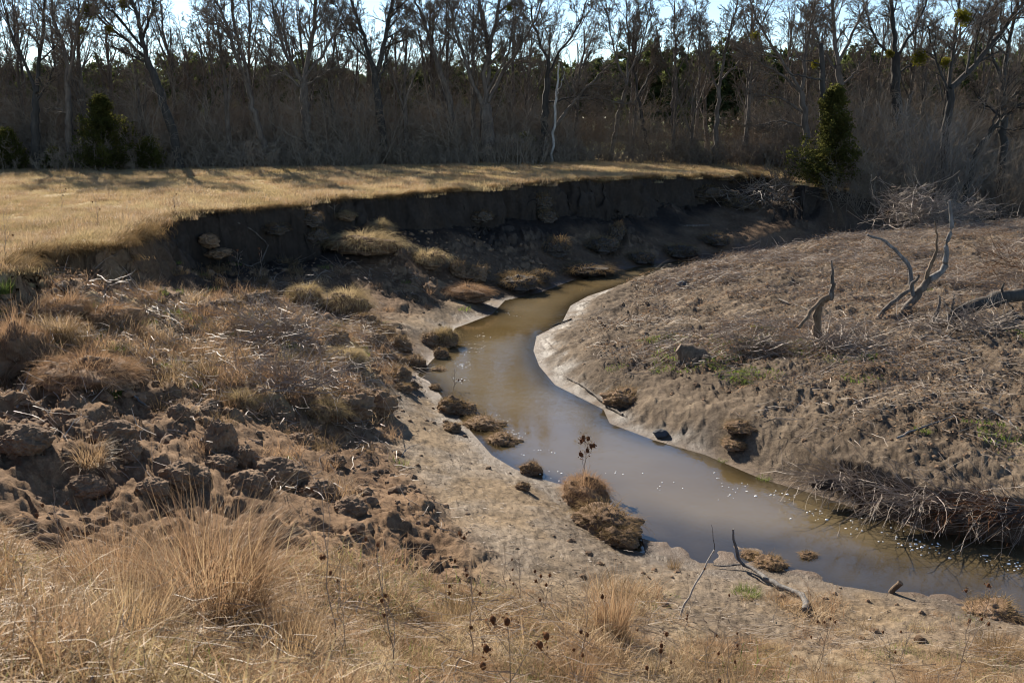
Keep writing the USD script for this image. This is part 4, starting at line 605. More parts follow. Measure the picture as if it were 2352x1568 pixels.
# lumps of bare earth
def lump_kind(k):
    rng = np.random.default_rng(800 + k); kd = kind_of('earth_kind_%d' % k); v, f = blob(rng, 5, .26, 1.5, (.5, .5, .5), 30 + k); q = meshkit.fbm(v * 7 + k, 4, k) - .5; q2 = np.abs(meshkit.fbm(v * 13 + k, 3, k + 9) - .5)
    v = v * (1 + .34 * q - .22 * q2)[:, None]; part(kd, 'earth', (v + [0, 0, .2], f), 'soil', smooth=True); return kd
LUMPS = [lump_kind(k) for k in range(4)]
for i, (u, v, w, h, lab) in enumerate([(502, 1048, 100, 98, 'biggest rounded lump of brown earth on the left slump'), (262, 1022, 120, 66, 'cluster like lump of brown earth left of the biggest lump'), (300, 1052, 66, 50, None), (412, 962, 66, 40, None), (560, 1072, 80, 60, None), (505, 1078, 90, 40, None), (130, 990, 34, 40, 'small knob of earth at the foot of the shaded face'), (640, 1110, 150, 70, 'broad crumbly earth hump right of the biggest lump'), (420, 1110, 130, 60, None), (350, 1140, 90, 50, None), (730, 1150, 110, 60, None), (60, 1030, 120, 60, None), (200, 1130, 100, 46, None), (480, 960, 60, 34, None), (570, 1130, 120, 60, None), (800, 1180, 100, 44, None), (690, 1020, 70, 30, None), (770, 1070, 60, 30, None)]):
    p = hit(u, v - .15 * h); d = np.linalg.norm(p - CAM); W, Ht = w * d / F, h * d / F; wl = 'left of the biggest rounded lump' if u < 470 else 'just around the biggest rounded lump' if v < 1085 and u < 620 else 'right of or below the biggest rounded lump'
    copy_of(LUMPS[i % 4], 'earth_lump', lab or 'crumbly lump of earth ' + wl, 'earth lump', p - [0, 0, .2 * Ht], (i * 77) % 360, (W * .82, W * .8, Ht * 1.25), None if lab else 'earth lumps ' + wl)
rng = np.random.default_rng(61)
def area(n, x0, x1, y0, y1):
    x, y = rng.uniform(x0, x1, n), rng.uniform(y0, y1, n); return x, y
CR = []
for k in range(4):
    v, f = blob(np.random.default_rng(k), 1, .5, 1.4, (1, .85, .7), 50 + k); CR.append(('crumb', (v, f), 'soil'))
x, y = area(52000, -12, 26, 6.5, 34); z, fm, mud, bar, wet, top, d, dw, rough, near = land(x, y)
prob = np.clip(rough * (d > .4) * .85 + bar * .62 * ss(.3, 2, dw) + mud * .22, 0, 1) * (dw > .1) * np.where(y < 20, 1, .55) * ss(-.2, .2, fb(x, y, 0, .7, 2, 60) + .06); keep = rng.random(len(x)) < prob * .55
x, y, z, rough = x[keep], y[keep], z[keep], rough[keep]; n = len(x)
scatter('soil_crumbs', 'loose crumbs of dry brown soil strewn over the slumped banks', 'soil crumbs', CR, np.stack([x, y, z], 1), rng.uniform(0, 6.28, n), (.012 + .05 * rng.random(n) ** 3.2) * (1 + .8 * rough), rng)

# ------------------------------------------------------------------ meadow and bank grass
def patch(seed, n, r, l0, l1, w, bend, K=3, lean=.35):
    g = np.random.default_rng(seed); a, q = g.uniform(0, 6.28, n), r * np.sqrt(g.random(n)); b = np.stack([q * np.cos(a), q * np.sin(a), np.full(n, -.02)], 1)
    return blades(b, g.uniform(0, 6.28, n), g.uniform(l0, l1, n), w * g.uniform(.7, 1.3, n), g.uniform(.3, bend, n), g, K, g.uniform(.05, lean * 2, n))
FG = [('grass', patch(900 + k, 210, .36, .07, .17, .008, 1.6), 'field_grass') for k in range(3)] + [('grass', patch(905, 210, .3, .10, .22, .008, 1.5), 'straw_grass')]
rng = np.random.default_rng(71); x, y = area(42000, -30, 18, 13.5, 57); z, fm, mud, bar, wet, top, d, dw, rough, near = land(x, y)
keep = (d < .08) & (np.abs(x / y) < .60) & (rng.random(len(x)) < np.where(y < 26, 1, np.where(y < 40, .62, .42)) * .62); x, y, z = x[keep], y[keep], z[keep]; n = len(x)
scatter('meadow_grass', 'short golden winter grass covering the flat meadow', 'grass', FG, np.stack([x, y, z], 1), rng.uniform(0, 6.28, n), rng.uniform(.7, 1.25, n) * (1 + .35 * ss(-.05, .2, fb(x, y, 0, .5, 2, 62))), rng)
# the fringe that hangs over the rim
def fringe(seed, mat, l0, l1):
    g = np.random.default_rng(seed); n = 170; b = np.stack([g.normal(-.06, .08, n), g.uniform(-.28, .28, n), np.full(n, -.02)], 1)
    return ('grass', blades(b, g.normal(0, .5, n), g.uniform(l0, l1, n), .009, g.uniform(1.3, 2.6, n), g, 5, g.uniform(.2, 1.3, n)), mat)
FR = [fringe(1, 'clod_grass', .12, .30), fringe(2, 'clod_grass', .12, .36), fringe(3, 'rim_blade', .12, .36)]
L = shapely.LineString(SCARP); t = np.arange(0, L.length, .13); pts = np.array([L.interpolate(a).coords[0] for a in t]); rng = np.random.default_rng(72); P = []; RZ = []
for p, q in zip(pts, np.gradient(pts, axis=0)):
    nn = np.array([q[1], -q[0]]) / np.linalg.norm(q); s = np.linspace(-.9, .9, 37); c = p[None] + nn[None] * s[:, None]; dd = land(c[:, 0], c[:, 1], False)[6]; j = int(np.argmax(dd > -.03)); c0 = c[j]; P.append((c0[0], c0[1], float(H(c0[0] - nn[0] * .15, c0[1] - nn[1] * .15)[0]))); RZ.append(math.atan2(nn[1], nn[0]))
P = np.array(P); n = len(P); keep = rng.random(n) < .85
scatter('rim_grass', 'dry grass drooping over the rim of the cut bank', 'grass', FR, P[keep], np.array(RZ)[keep] + rng.normal(0, .4, keep.sum()), rng.uniform(.6, 1.35, keep.sum()) * np.where(P[keep][:, 1] < 24, 1.25, .9), rng)
# the near bank
NG = [('grass', patch(920 + k, 110, .16, .08, .27, .0042, 3.0, 5, .7), m) for k, m in enumerate(['straw_grass', 'straw_grass', 'russet_grass', 'straw_grass', 'russet_grass', 'field_grass', 'straw_grass', 'clod_grass'])] + [('grass', patch(929, 50, .2, .05, .13, .005, 1.3, 3), 'green_grass')]
rng = np.random.default_rng(73); x, y = area(15000, -5.5, 7.5, 1.6, 9.6); z, fm, mud, bar, wet, top, d, dw, rough, near = land(x, y)
dens = near * np.where(x > .3, .45 + .55 * ss(8.6, 6.3, y + .2 * x), 1.0) * (.10 + .9 * ss(-.10, .06, fb(x, y, 0, 2.2, 3, 63))); dens = np.maximum(dens, .07 * mud * (y < 11) * ss(-.05, .1, fb(x, y, 0, .9, 2, 90))); keep = (rng.random(len(x)) < dens) & (dw > .25); x, y, z = x[keep], y[keep], z[keep]; n = len(x)
s = rng.uniform(.45, 1.1, n) * (.8 + 1.0 * ss(-.05, .2, fb(x, y, 0, 1.6, 2, 64)))
scatter('bank_grass', 'tangled dry straw and russet grass of the near bank in the foreground', 'grass', NG, np.stack([x, y, z], 1), rng.uniform(0, 6.28, n), s, rng)
# the slump terrace
TG = [('grass', patch(930 + k, 120, .26, .14, .42, .007, 2.0, 4, .5), m) for k, m in enumerate(['russet_grass', 'straw_grass', 'russet_grass', 'clod_grass'])] + [('grass', patch(937, 70, .2, .06, .16, .009, 1.2), 'green_grass')]
rng = np.random.default_rng(74); x, y = area(9000, -12, 0, 10.5, 27); z, fm, mud, bar, wet, top, d, dw, rough, near = land(x, y)
ins = soft(terrace_poly, x, y, .8); dens = np.clip(ins * (.12 + .7 * ss(-.08, .14, fb(x, y, 0, .55, 3, 65))) + .05 * rough, 0, 1) * (d > .35); keep = rng.random(len(x)) < dens * np.where(x < -3.6 - .1 * (y - 14), .85, .5); x, y, z = x[keep], y[keep], z[keep]; n = len(x)
scatter('slump_grass', 'long dry grass matted over the slumped left bank', 'grass', TG, np.stack([x, y, z], 1), rng.uniform(0, 6.28, n), rng.uniform(.5, 1.15, n), rng)

# ------------------------------------------------------------------ litter of stems and leaves, little green plants
def sticks(seed, n, r, l0, l1, rad, mat, lift=.05):
    g = np.random.default_rng(seed); p = np.stack([g.uniform(-r, r, n), g.uniform(-r, r, n), g.uniform(.0, lift, n)], 1); a = np.where(g.random(n) < .65, g.normal(0, .4, n) + math.pi * g.integers(0, 2, n), g.uniform(0, 6.28, n)); d = np.stack([np.cos(a), np.sin(a), g.normal(.05, .22, n)], 1); L = l0 + (l1 - l0) * g.random(n) ** 2.2; out = [p]
    for _ in range(4): d = unit(d + g.normal(0, .22, d.shape) * [1, 1, .6]); out.append(out[-1] + d * (L / 4)[:, None])
    P = np.stack(out, 1); P[..., 2] = np.abs(P[..., 2]); return ('stems', tubes(P, np.linspace(1, .4, 5)[None] * rad * g.uniform(.5, 1.5, n)[:, None], 3), mat)
def litter(seed, n, r, s):
    g = np.random.default_rng(seed); return ('leaves', quads(np.stack([g.uniform(-r, r, n), g.uniform(-r, r, n), g.uniform(.004, .04, n)], 1), g.uniform(.5, 1.3, n) * s, g, unit(np.stack([g.normal(0, .6, n), g.normal(0, .6, n), np.ones(n)], 1))), 'dead_leaf')
def strew(name, label, cat, protos, x, y, dens, sc, seed):
    g = np.random.default_rng(seed); keep = g.random(len(x)) < dens; x, y = x[keep], y[keep]; nn = normals_at(x, y); n = len(x)
    scatter(name, label, cat, protos, np.stack([x, y, H(x, y) + .005], 1), 2.5 + 2.2 * fb(x, y, 0, .22, 2, 69) + g.normal(0, .35, n), sc * g.uniform(.6, 1.25, n), g, nn)
rng = np.random.default_rng(75); x, y = area(27000, 1.5, 26, 11, 40); z, fm, mud, bar, wet, top, d, dw, rough, near = land(x, y)
pat = ss(-.03, .13, fb(x * .6, y, 0, .7, 3, 66)); inner = ss(.5, 2.6, dw); back = .45 + .55 * ss(14, 19, y); vis = np.abs(x / y) < .58
strew('bar_stems', 'pale dry stems and twigs littering the point bar', 'dry stems', [sticks(k, 13, .42, .15, .6, .0042, 'dry_stem' if k % 2 else 'weed_stem', .10) for k in range(5)], x, y, bar * inner * (.05 + .62 * pat * back) * vis, 1.0, 1)
strew('bar_leaves', 'brown leaf litter on the point bar', 'leaf litter', [litter(k, 46, .5, .024) for k in range(4)], x, y, bar * inner * (.08 + .75 * pat * back) * vis, 1.0, 2)
strew('bar_seedlings', 'small green seedlings growing in patches on the point bar', 'seedlings', [('leaves', patch(940 + k, 90, .3, .03, .09, .016, 1.6, 2), 'green_grass') for k in range(3)], x, y, bar * inner * .4 * ss(.03, .14, fb(x, y, 0, .6, 3, 67)) * vis * ss(24, 16, y), 1.0, 3)
rng = np.random.default_rng(76); x, y = area(9000, -11, 1.5, 10, 27); z, fm, mud, bar, wet, top, d, dw, rough, near = land(x, y)
strew('slump_stems', 'grey dry weed stems lying tangled on the slumped left bank', 'dry stems', [sticks(10 + k, 12, .34, .2, .7, .0045, 'dry_stem' if k % 2 else 'weed_stem', .22) for k in range(4)], x, y, np.clip(soft(terrace_poly, x, y, .8) * .17 + rough * .03, 0, 1) * (d > .9), 1.0, 4)
strew('slump_leaves', 'brown leaf litter caught on the slumped left bank', 'leaf litter', [litter(10 + k, 36, .4, .022) for k in range(3)], x, y, np.clip(soft(terrace_poly, x, y, .8) * .25 + rough * .05, 0, 1) * (d > .5), 1.0, 5)
rng = np.random.default_rng(77); x, y = area(2600, -4.5, 7, 3, 9.6); z, fm, mud, bar, wet, top, d, dw, rough, near = land(x, y)
strew('bank_stems', 'broken grey stems lying in the foreground grass', 'dry stems', [sticks(20 + k, 9, .25, .12, .45, .0024, 'dry_stem', .16) for k in range(4)], x, y, near * .28, 1.0, 6)
rng = np.random.default_rng(78); x, y = area(5000, -4, 9, 8, 22); z, fm, mud, bar, wet, top, d, dw, rough, near = land(x, y)
strew('mud_litter', 'specks of straw and twig on the wet mud slope', 'litter', [sticks(30 + k, 7, .3, .03, .16, .003, 'weed_stem', .02) for k in range(3)], x, y, mud * .5 * (dw > .2), 1.0, 7)

# ------------------------------------------------------------------ driftwood
def limb(parent, name, pts, w, y=None, mat='driftwood', ref=None, S=7, K=14, rough=.012, seed=0):
    """a knotty piece of wood through points (u, v) drawn at the distance y"""
    g = np.random.default_rng(seed + int(pts[0][0])); q = np.array([far(u, v, y) if len(e) == 0 else far(u, v, y + e[0]) for u, v, *e in pts]); d = np.linalg.norm(q[0] - CAM)
    r = np.linspace(w[0], w[1], len(pts)) * d / F / 2; P, R = resample(q, r, K); P[1:-1] += g.normal(0, rough, (K - 2, 3)); R = R * g.uniform(.86, 1.16, K); R[0] *= .8
    m = tubes(P[None], R[None], S); caps = [[0, j + 1, j] for j in range(1, S - 1)] + [[len(m[0]) - S, len(m[0]) - S + j, len(m[0]) - S + j + 1] for j in range(1, S - 1)]; m = (m[0] - ref, np.vstack([m[1], caps]))
    return obj(name, m, mat, parent, smooth=50)
p = hit(2072, 728); t = thing('dead_tree', 'dead forked tree with a tall bent grey limb on the point bar', 'dead tree', p); y = p[1]
limb(t, 'trunk', [(2062, 745), (2078, 716), (2105, 678), (2138, 636)], (20, 16), y, 'driftwood', p)
limb(t, 'limb', [(2134, 642), (2160, 628), (2172, 604), (2175, 578), (2172, 558), (2186, 532), (2184, 495), (2180, 461)], (15, 6), y, 'grey_driftwood', p)
limb(t, 'limb', [(2126, 645), (2136, 612), (2149, 585), (2153, 550), (2147, 508)], (10, 2.5), y, 'brown_driftwood', p)
limb(t, 'limb', [(2098, 680), (2092, 640), (2090, 614), (2066, 583), (2040, 557), (2012, 545), (1992, 539)], (10, 4), y, 'grey_driftwood', p)
t2 = thing('driftwood_log', 'slanting driftwood pole leaning against the dead forked tree', 'log', p + [0, -.25, 0]); limb(t2, 'pole', [(1998, 752), (2046, 698), (2092, 664), (2111, 632)], (11, 6), y - .25, 'driftwood', p + [0, -.25, 0])
p = hit(1878, 796); y = p[1]; t = thing('dead_stump', 'broken bent stump with a hanging limb on the point bar', 'stump', p)
limb(t, 'trunk', [(1878, 806), (1878, 770), (1877, 730), (1879, 700)], (21, 17), y, 'brown_driftwood', p); limb(t, 'limb', [(1877, 708), (1890, 692), (1910, 680)], (13, 12), y, 'brown_driftwood', p); limb(t, 'limb', [(1908, 688), (1914, 655), (1912, 628), (1910, 598)], (12, 3), y, 'driftwood', p)
limb(t, 'limb', [(1908, 678), (1890, 687), (1868, 708, -.15), (1834, 752, -.45)], (11, 7), y, 'brown_driftwood', p)
p = hit(2200, 735); y = p[1]; t = thing('fallen_log', 'thick dark fallen log reaching in from the right edge', 'log', p)
limb(t, 'trunk', [(2180, 735), (2226, 709), (2294, 684, .3), (2352, 676, .6), (2480, 655, 1.2)], (24, 30), y, 'dark_bark', p, 9, 16); limb(t, 'limb', [(2184, 728), (2187, 705), (2193, 676)], (8, 2.5), y, 'driftwood', p); limb(t, 'limb', [(2292, 684, .3), (2300, 668, .3), (2306, 650, .3)], (7, 3), y, 'dark_bark', p)
p = hit(2142, 742); t = thing('driftwood_stub', 'pointed driftwood stub between the dead tree and the fallen log', 'stump', p); limb(t, 'stub', [(2136, 748), (2148, 728), (2157, 706), (2157, 680)], (11, 3), p[1], 'driftwood', p)
p = hit(1600, 828); t = thing('tree_stump', 'low weathered stump with a flared root on the point bar', 'stump', p); limb(t, 'stump', [(1600, 846), (1592, 828), (1576, 810), (1558, 798)], (110, 24), p[1], 'brown_driftwood', p, 11, 8, .004); limb(t, 'root', [(1590, 820), (1622, 824), (1655, 836)], (22, 5), p[1], 'driftwood', p); limb(t, 'root', [(1580, 824), (1560, 836), (1545, 846)], (20, 6), p[1] - .1, 'driftwood', p)
# the bent branch in the near shallows: along the ground, then up
def ground_path(uv, dz=.03): return [hit(u, v) + [0, 0, dz] for u, v in uv]
def wood(parent, name, pts, r0, r1, mat, ref, S=7, K=18, seed=1, rough=.006):
    g = np.random.default_rng(seed); P, R = resample(pts, np.linspace(r0, r1, len(pts)), K); P[1:-1] += g.normal(0, rough, (K - 2, 3)); R *= g.uniform(.85, 1.18, K); m = tubes(P[None], R[None], S)
    caps = [[0, j + 1, j] for j in range(1, S - 1)] + [[len(m[0]) - S, len(m[0]) - S + j, len(m[0]) - S + j + 1] for j in range(1, S - 1)]; return obj(name, (m[0] - ref, np.vstack([m[1], caps])), mat, parent, smooth=50)
g0 = ground_path([(1848, 1412), (1852, 1392), (1838, 1372), (1788, 1354), (1744, 1326), (1706, 1304)], .05); p = g0[0]; ye = g0[-1][1]
t = thing('fallen_branch', 'long bent bare branch lying from the sand into the shallows, its tip upright', 'branch', p)
wood(t, 'branch', g0 + [far(u, v, ye) for u, v in [(1697, 1289), (1693, 1263), (1684, 1236), (1684, 1214)]], .034, .012, 'grey_driftwood', p)
wood(t, 'twig', [g0[-1]] + ground_path([(1672, 1305), (1638, 1303)], .03), .014, .006, 'grey_driftwood', p, 5, 8)
p = hit(2043, 1360); t = thing('driftwood_log', 'short thick stick poking out of the shallows near the lower right shore', 'log', p); wood(t, 'stick', [p - [0, 0, .03], far(2069, 1337, p[1] - .05)], .03, .034, 'brown_driftwood', p, 8, 6)
p = hit(1224, 742); t = thing('stick', 'tiny upright stick in the creek beyond the bar point', 'stick', p); wood(t, 'stick', [p - [0, 0, .1], p + [.02, 0, .14]], .014, .01, 'driftwood', p, 5, 5)
p = hit(1290, 745); t = thing('stick', 'dark stick lying across the shore of the point bar into the water', 'stick', p); wood(t, 'stick', ground_path([(1262, 752), (1290, 743), (1312, 734)], .02), .012, .022, 'dark_bark', p, 5, 6)
p = hit(1585, 520); t = thing('driftwood_log', 'pale log stuck across the dark cliff on the right', 'log', p); wood(t, 'log', [p + [-.75, -.05, 0], p + [0, -.12, .03], p + [.75, -.05, .05]], .05, .04, 'driftwood', p)
g1 = [hit(u, v) + [0, 0, dz] for u, v, dz in [(545, 520, .1), (580, 545, .2), (618, 582, .25), (604, 610, .15), (575, 618, .06), (540, 600, .05)]]; p = g1[-1]; t = thing('fallen_branch', 'thin curved dead branch caught on the dark slope of the left bank', 'branch', p); wood(t, 'branch', g1, .022, .014, 'driftwood', p, 5)
for i, (uv, lab) in enumerate([([(300, 908), (320, 922), (335, 936)], 'short pale stick on the lip of the left earth step'), ([(40, 940), (60, 880), (70, 850)], 'pale forked twig leaning on the left earth face'), ([(2060, 1010), (2120, 985), (2190, 960)], 'long pale stick lying on the point bar, right'), ([(1830, 900), (1900, 892), (1960, 900)], 'pale stick lying below the bent stump shadow'), ([(2260, 940), (2310, 965), (2345, 1000)], 'bleached twisted stick near the right edge of the bar'), ([(1385, 925), (1340, 890), (1300, 868)], 'dark driftwood stick along the water line of the bar'), ([(1430, 955), (1400, 940), (1370, 915)], 'second dark stick along the water line of the bar'), ([(1790, 690), (1830, 705), (1868, 716)], 'two pale sticks by the hanging limb of the bent stump')]):
    q = ground_path(uv, .03); p = q[0]; d = np.linalg.norm(p - CAM); t = thing('stick', lab, 'stick', p); wood(t, 'stick', q, 2.6 * d / F, 1.6 * d / F, 'driftwood' if i > 4 or i == 3 else 'grey_driftwood', p, 5, 9, i)
for u, v, w, lab in [(1518, 998, 34, 'dark stone at the point bar water line'), (1568, 655, 26, 'grey stone on the upper point bar')]:
    p = hit(u, v); d = np.linalg.norm(p - CAM); a, f = blob(np.random.default_rng(5), 3, .35, 1.2, (.5, .4, .3), 5); obj('stone', (a * w * d / F + p + [0, 0, .08 * w * d / F], f), 'stone', None, smooth=True); tag(stage.GetPrimAtPath('/World/stone' + ('' if used['/World/stone'] == 1 else '_001')), lab, 'stone')

# heaps of flood brush
def heap(label, u, v, w, h, n, seed, mats=('dry_stem', 'weed_stem'), rad=.007, droop=0.0, dirn=None, soil=None, ln=1.0, name='brush_pile'):
    g = np.random.default_rng(seed); p = hit(u, v); d = np.linalg.norm(p - CAM); W, Ht = w * d / F / 2, h * d / F; t = thing(name, label, 'brush pile', p)
    if soil:
        a, f = blob(g, 4, .5, 1.6, (W * .85, W * .22, Ht * .38), seed); obj('mound', (a, f), soil, t, smooth=True)
    for j, mt in enumerate(mats):
        m = n // len(mats); q = np.stack([g.normal(0, W * .5, m), g.normal(0, W * .25, m), g.uniform(.0, Ht * .6, m) * g.random(m)], 1); q[:, 2] += .55 * Ht * np.exp(-(q[:, 0] / W) ** 2 * 1.6) * g.random(m)
        a = g.uniform(0, 6.28, m) if dirn is None else dirn + g.normal(0, .6, m); dd = unit(np.stack([np.cos(a), np.sin(a), g.normal(.25, .45, m) - droop], 1)); L = g.uniform(.3, 1.0, m) * ln; out = [q]
        for _ in range(5): dd = unit(dd + g.normal(0, .16, dd.shape) + [0, 0, -.12 * droop]); out.append(out[-1] + dd * (L / 5)[:, None])
        P = np.stack(out, 1); R = np.linspace(1, .35, 6)[None] * rad * g.uniform(.5, 1.6, m)[:, None]; b1, r1 = branch(P, R, g, 2, .25, .95, .4, 40, .0, 4, .16, .8, rad * .4)
        obj('sticks', join(tubes(P, R, 4), tubes(b1, r1, 3)), mt, t)
    return t
heap('tall heap of pale flood brush at the far tip of the point bar', 2105, 525, 150, 95, 300, 81, rad=.011, ln=1.7)
heap('grey twiggy brush right of the tall flood heap', 2225, 515, 140, 60, 200, 82, ('grey_twig', 'dry_stem'), .009, ln=1.3)
heap('tangle of dead stems around the foot of the bent stump', 1930, 800, 190, 36, 170, 83, rad=.006, ln=.9)
heap('dead stems heaped under the fallen log', 2240, 760, 230, 40, 220, 84, rad=.006, ln=.9)
heap('dark brush mound on the middle of the point bar, left of the bent stump', 1740, 808, 110, 34, 150, 85, ('weed_stem', 'brush_twig'), .006, ln=.7, soil='soil')
heap('roots and dead canes drooping from the undercut bank, left end', 1960, 1112, 200, 30, 150, 86, rad=.0042, droop=.22, dirn=3.35, ln=.9, soil='dark_soil')
heap('roots and dead canes drooping from the undercut bank, middle', 2130, 1160, 220, 46, 180, 87, rad=.0045, droop=.25, dirn=3.4, ln=1.0, soil='dark_soil')
heap('rusty root mat and canes over the undercut bank at the right edge', 2290, 1182, 220, 54, 190, 88, ('dry_stem', 'seed_head'), .0045, droop=.3, dirn=3.45, ln=1.0, soil='dark_soil')
heap('brushwood caught on the dark cliff below the tall cedar', 1760, 470, 200, 60, 160, 89, ('weed_stem', 'brush_twig'), .012, droop=.3, ln=1.6)
heap('bramble of reddish brown canes standing on the right of the bar', 2320, 640, 150, 80, 160, 90, ('seed_head', 'dry_stem'), .005, ln=1.5)
heap('bundle of grey weed stems on the slumped left bank', 620, 780, 260, 70, 260, 91, ('weed_stem', 'dry_stem'), .006, ln=1.1)
heap('grey weed stems heaped above the bare faced soil block', 680, 900, 220, 60, 200, 92, ('weed_stem', 'dry_stem'), .006, ln=1.0)

# foam on the water: little white bubbles too many to count
rng = np.random.default_rng(95); F0 = []
for u, v, s, n in [(1700, 1125, 60, 14), (1780, 1140, 46, 12), (1660, 1100, 40, 6), (1880, 1185, 40, 12), (1965, 1205, 40, 12), (2060, 1235, 44, 10), (2110, 1250, 40, 18), (2160, 1262, 50, 10), (2265, 1282, 30, 8), (2320, 1298, 30, 10), (1240, 1035, 40, 8), (1270, 1090, 40, 7), (1085, 800, 26, 16), (1070, 840, 22, 16), (1062, 875, 20, 12), (1100, 770, 30, 12), (1170, 720, 36, 10), (1180, 1000, 30, 18), (1150, 960, 30, 12), (1440, 1100, 60, 6), (1540, 1120, 60, 6)]:
    for _ in range(n): F0.append((rng.normal(u, s * .5), rng.normal(v, s * .22), rng.uniform(.004, .013) * (1.6 if rng.random() < .12 else 1)))
vs, fs = [], []
bub = trimesh.creation.icosphere(1)
for u, v, r in F0:
    p = at(u, v, .002)
    if shapely.contains_xy(water_poly, p[0], p[1]): vs.append(np.array(bub.vertices) * r * np.array([1.2, 1.0, .55]) + p); fs.append(np.array(bub.faces))
o = obj('foam', join(*zip(vs, fs)), 'foam', None, smooth=True); tag(o, 'small white foam bubbles drifting on the creek', 'foam', kind='stuff')

# ------------------------------------------------------------------ tufts and weeds of the foreground
def tuft(label, base, h, spread, n, mat, seed, width=.004, name='grass_tuft', dead=0, lean=.5, bend=1.3):
    g = np.random.default_rng(seed); t = thing(name, label, 'grass tuft', base); a, q = g.uniform(0, 6.28, n), spread * .3 * np.sqrt(g.random(n)); b = np.stack([q * np.cos(a), q * np.sin(a), np.full(n, -.04)], 1)
    hd, ln, wd, bd, le = a + g.normal(0, .7, n), h * g.uniform(.45, 1.05, n), width * g.uniform(.6, 1.3, n), g.uniform(.2, bend, n), np.abs(g.normal(0, lean, n)); m = int(n * .68)
    for sl, mt in ((slice(0, m), mat), (slice(m, n), 'straw_grass' if mat != 'green_grass' else mat)): obj('blades', blades(b[sl], hd[sl], ln[sl], wd[sl], bd[sl], g, 6, le[sl], .08), mt, t)
    if dead:
        q = np.stack([g.normal(0, spread * .2, dead), g.normal(0, spread * .2, dead), np.zeros(dead)], 1); ang = g.normal(-.1, .5, dead); obj('stalks', blades(q, ang, h * g.uniform(1.0, 1.45, dead), width * .8, g.uniform(.7, 1.7, dead), g, 9, g.uniform(.15, .6, dead)), 'straw_grass', t)
    return t
def gp(u, v): return hit(u, v)
def on(x, y): return np.array([x, y, float(H(x, y)[0])])
tuft('huge russet bluestem tuft in the left foreground with long arching stalks', on(-1.75, 5.35), .92, .95, 1900, 'russet_grass', 201, .0046, dead=22, lean=.6, bend=2.2)
tuft('second russet tuft leaning left of the huge one', on(-2.45, 5.6), .62, .7, 800, 'russet_grass', 202, .0045, dead=4)
tuft('low russet tuft at the left edge of the foreground', on(-3.0, 5.1), .5, .6, 600, 'straw_grass', 203, .0045)
tuft('straw tuft in front of the huge russet tuft', on(-1.9, 4.5), .55, .6, 700, 'straw_grass', 204, .004)
tuft('russet tuft in the lower left corner', on(-2.0, 3.85), .45, .6, 700, 'russet_grass', 205, .004)
tuft('dense straw tuft right of the huge russet tuft', on(-1.15, 4.7), .5, .5, 500, 'straw_grass', 206, .004, dead=4)
tuft('upright pinkish broom of dry grass at the lower middle, on the sand edge', on(.83, 7.6), .72, .42, 520, 'russet_grass', 207, .0036, lean=.26, bend=.7)
tuft('pale feathery grass tuft at the bottom edge right of the middle', on(1.55, 6.1), .42, .55, 620, 'straw_grass', 208, .0036)
tuft('pale straw tuft near the bottom of the right foreground', on(2.3, 6.5), .40, .55, 620, 'straw_grass', 209, .0036)
tuft('pinkish straw tuft at the bottom right', on(3.1, 6.7), .36, .5, 520, 'russet_grass', 210, .0036)
tuft('russet tuft at the bottom middle', on(.4, 5.9), .36, .5, 500, 'russet_grass', 211, .0036)
tuft('dry tuft on the slope above the bottom middle', on(-.45, 7.0), .38, .5, 480, 'clod_grass', 212, .0036)
tuft('dry brown tuft on the sand beside the fallen branch', gp(1790, 1385), .20, .5, 420, 'straw_grass', 213, .004)
tuft('green and straw tuft behind the fallen branch', gp(1715, 1362), .16, .45, 320, 'green_grass', 214, .005)
tuft('brown tuft at the lower right corner', gp(2290, 1500), .28, .7, 620, 'clod_grass', 215, .004)
tuft('small dark dry tuft at the near water line', gp(1548, 1305), .22, .2, 160, 'clod_grass', 216, .004)
for k, (u, v, h, sp, mt, lab) in enumerate([(62, 726, .55, .9, 'russet_grass', 'thick russet tussock at the left edge above the soil block'), (150, 705, .5, .8, 'russet_grass', 'golden russet tussock just below the undercut rim'), (252, 728, .5, .9, 'russet_grass', 'russet tussock between the rim and the wide slumped block'), (135, 762, .45, .7, 'clod_grass', 'brown tussock above the green tuft between the blocks'), (292, 770, .5, .9, 'russet_grass', 'bright russet tussock right above the wide slumped block'), (335, 800, .45, .7, 'straw_grass', 'straw tussock on the right shoulder of the wide slumped block'), (235, 808, .5, .9, 'russet_grass', 'russet mane of grass on top of the wide slumped block'), (40, 770, .6, .9, 'russet_grass', 'russet mane of grass over the left edge soil block'),
        (705, 690, .34, .6, 'field_grass', 'golden crest of grass on the dome left of the green topped dome'), (800, 706, .36, .7, 'field_grass', 'golden crest of grass on the large green topped dome'), (832, 560, .5, 1.1, 'field_grass', 'golden mane on the long shaggy clump of the dark slope'), (882, 535, .5, .6, 'field_grass', 'golden spray of grass above the long shaggy clump'), (690, 925, .35, .6, 'russet_grass', 'russet tussock left of the golden shaggy tussock'), (590, 690, .35, .7, 'russet_grass', 'russet grass crest in the middle of the left bank')]):
    tuft(lab, gp(u, v) - [0, 0, .03], h, sp, 620, mt, 400 + k, .008, lean=.75, bend=2.1)
tuft('bleached bowed grass tuft on the bare earth of the left slump', gp(205, 1060), .42, .5, 380, 'straw_grass', 217, .006, lean=.7, bend=2.0)
tuft('bright green tuft at the left edge of the meadow rim', gp(8, 668), .30, .4, 260, 'green_grass', 218, .010)
tuft('bright green tuft between the two russet blocks', gp(115, 795), .2, .6, 260, 'green_grass', 219, .010)
tuft('small green sprout on the lip of the earth step', gp(265, 905), .16, .3, 160, 'green_grass', 220, .008)
tuft('small green sprout on the left slope under a crust', gp(420, 802), .16, .3, 160, 'green_grass', 221, .008)
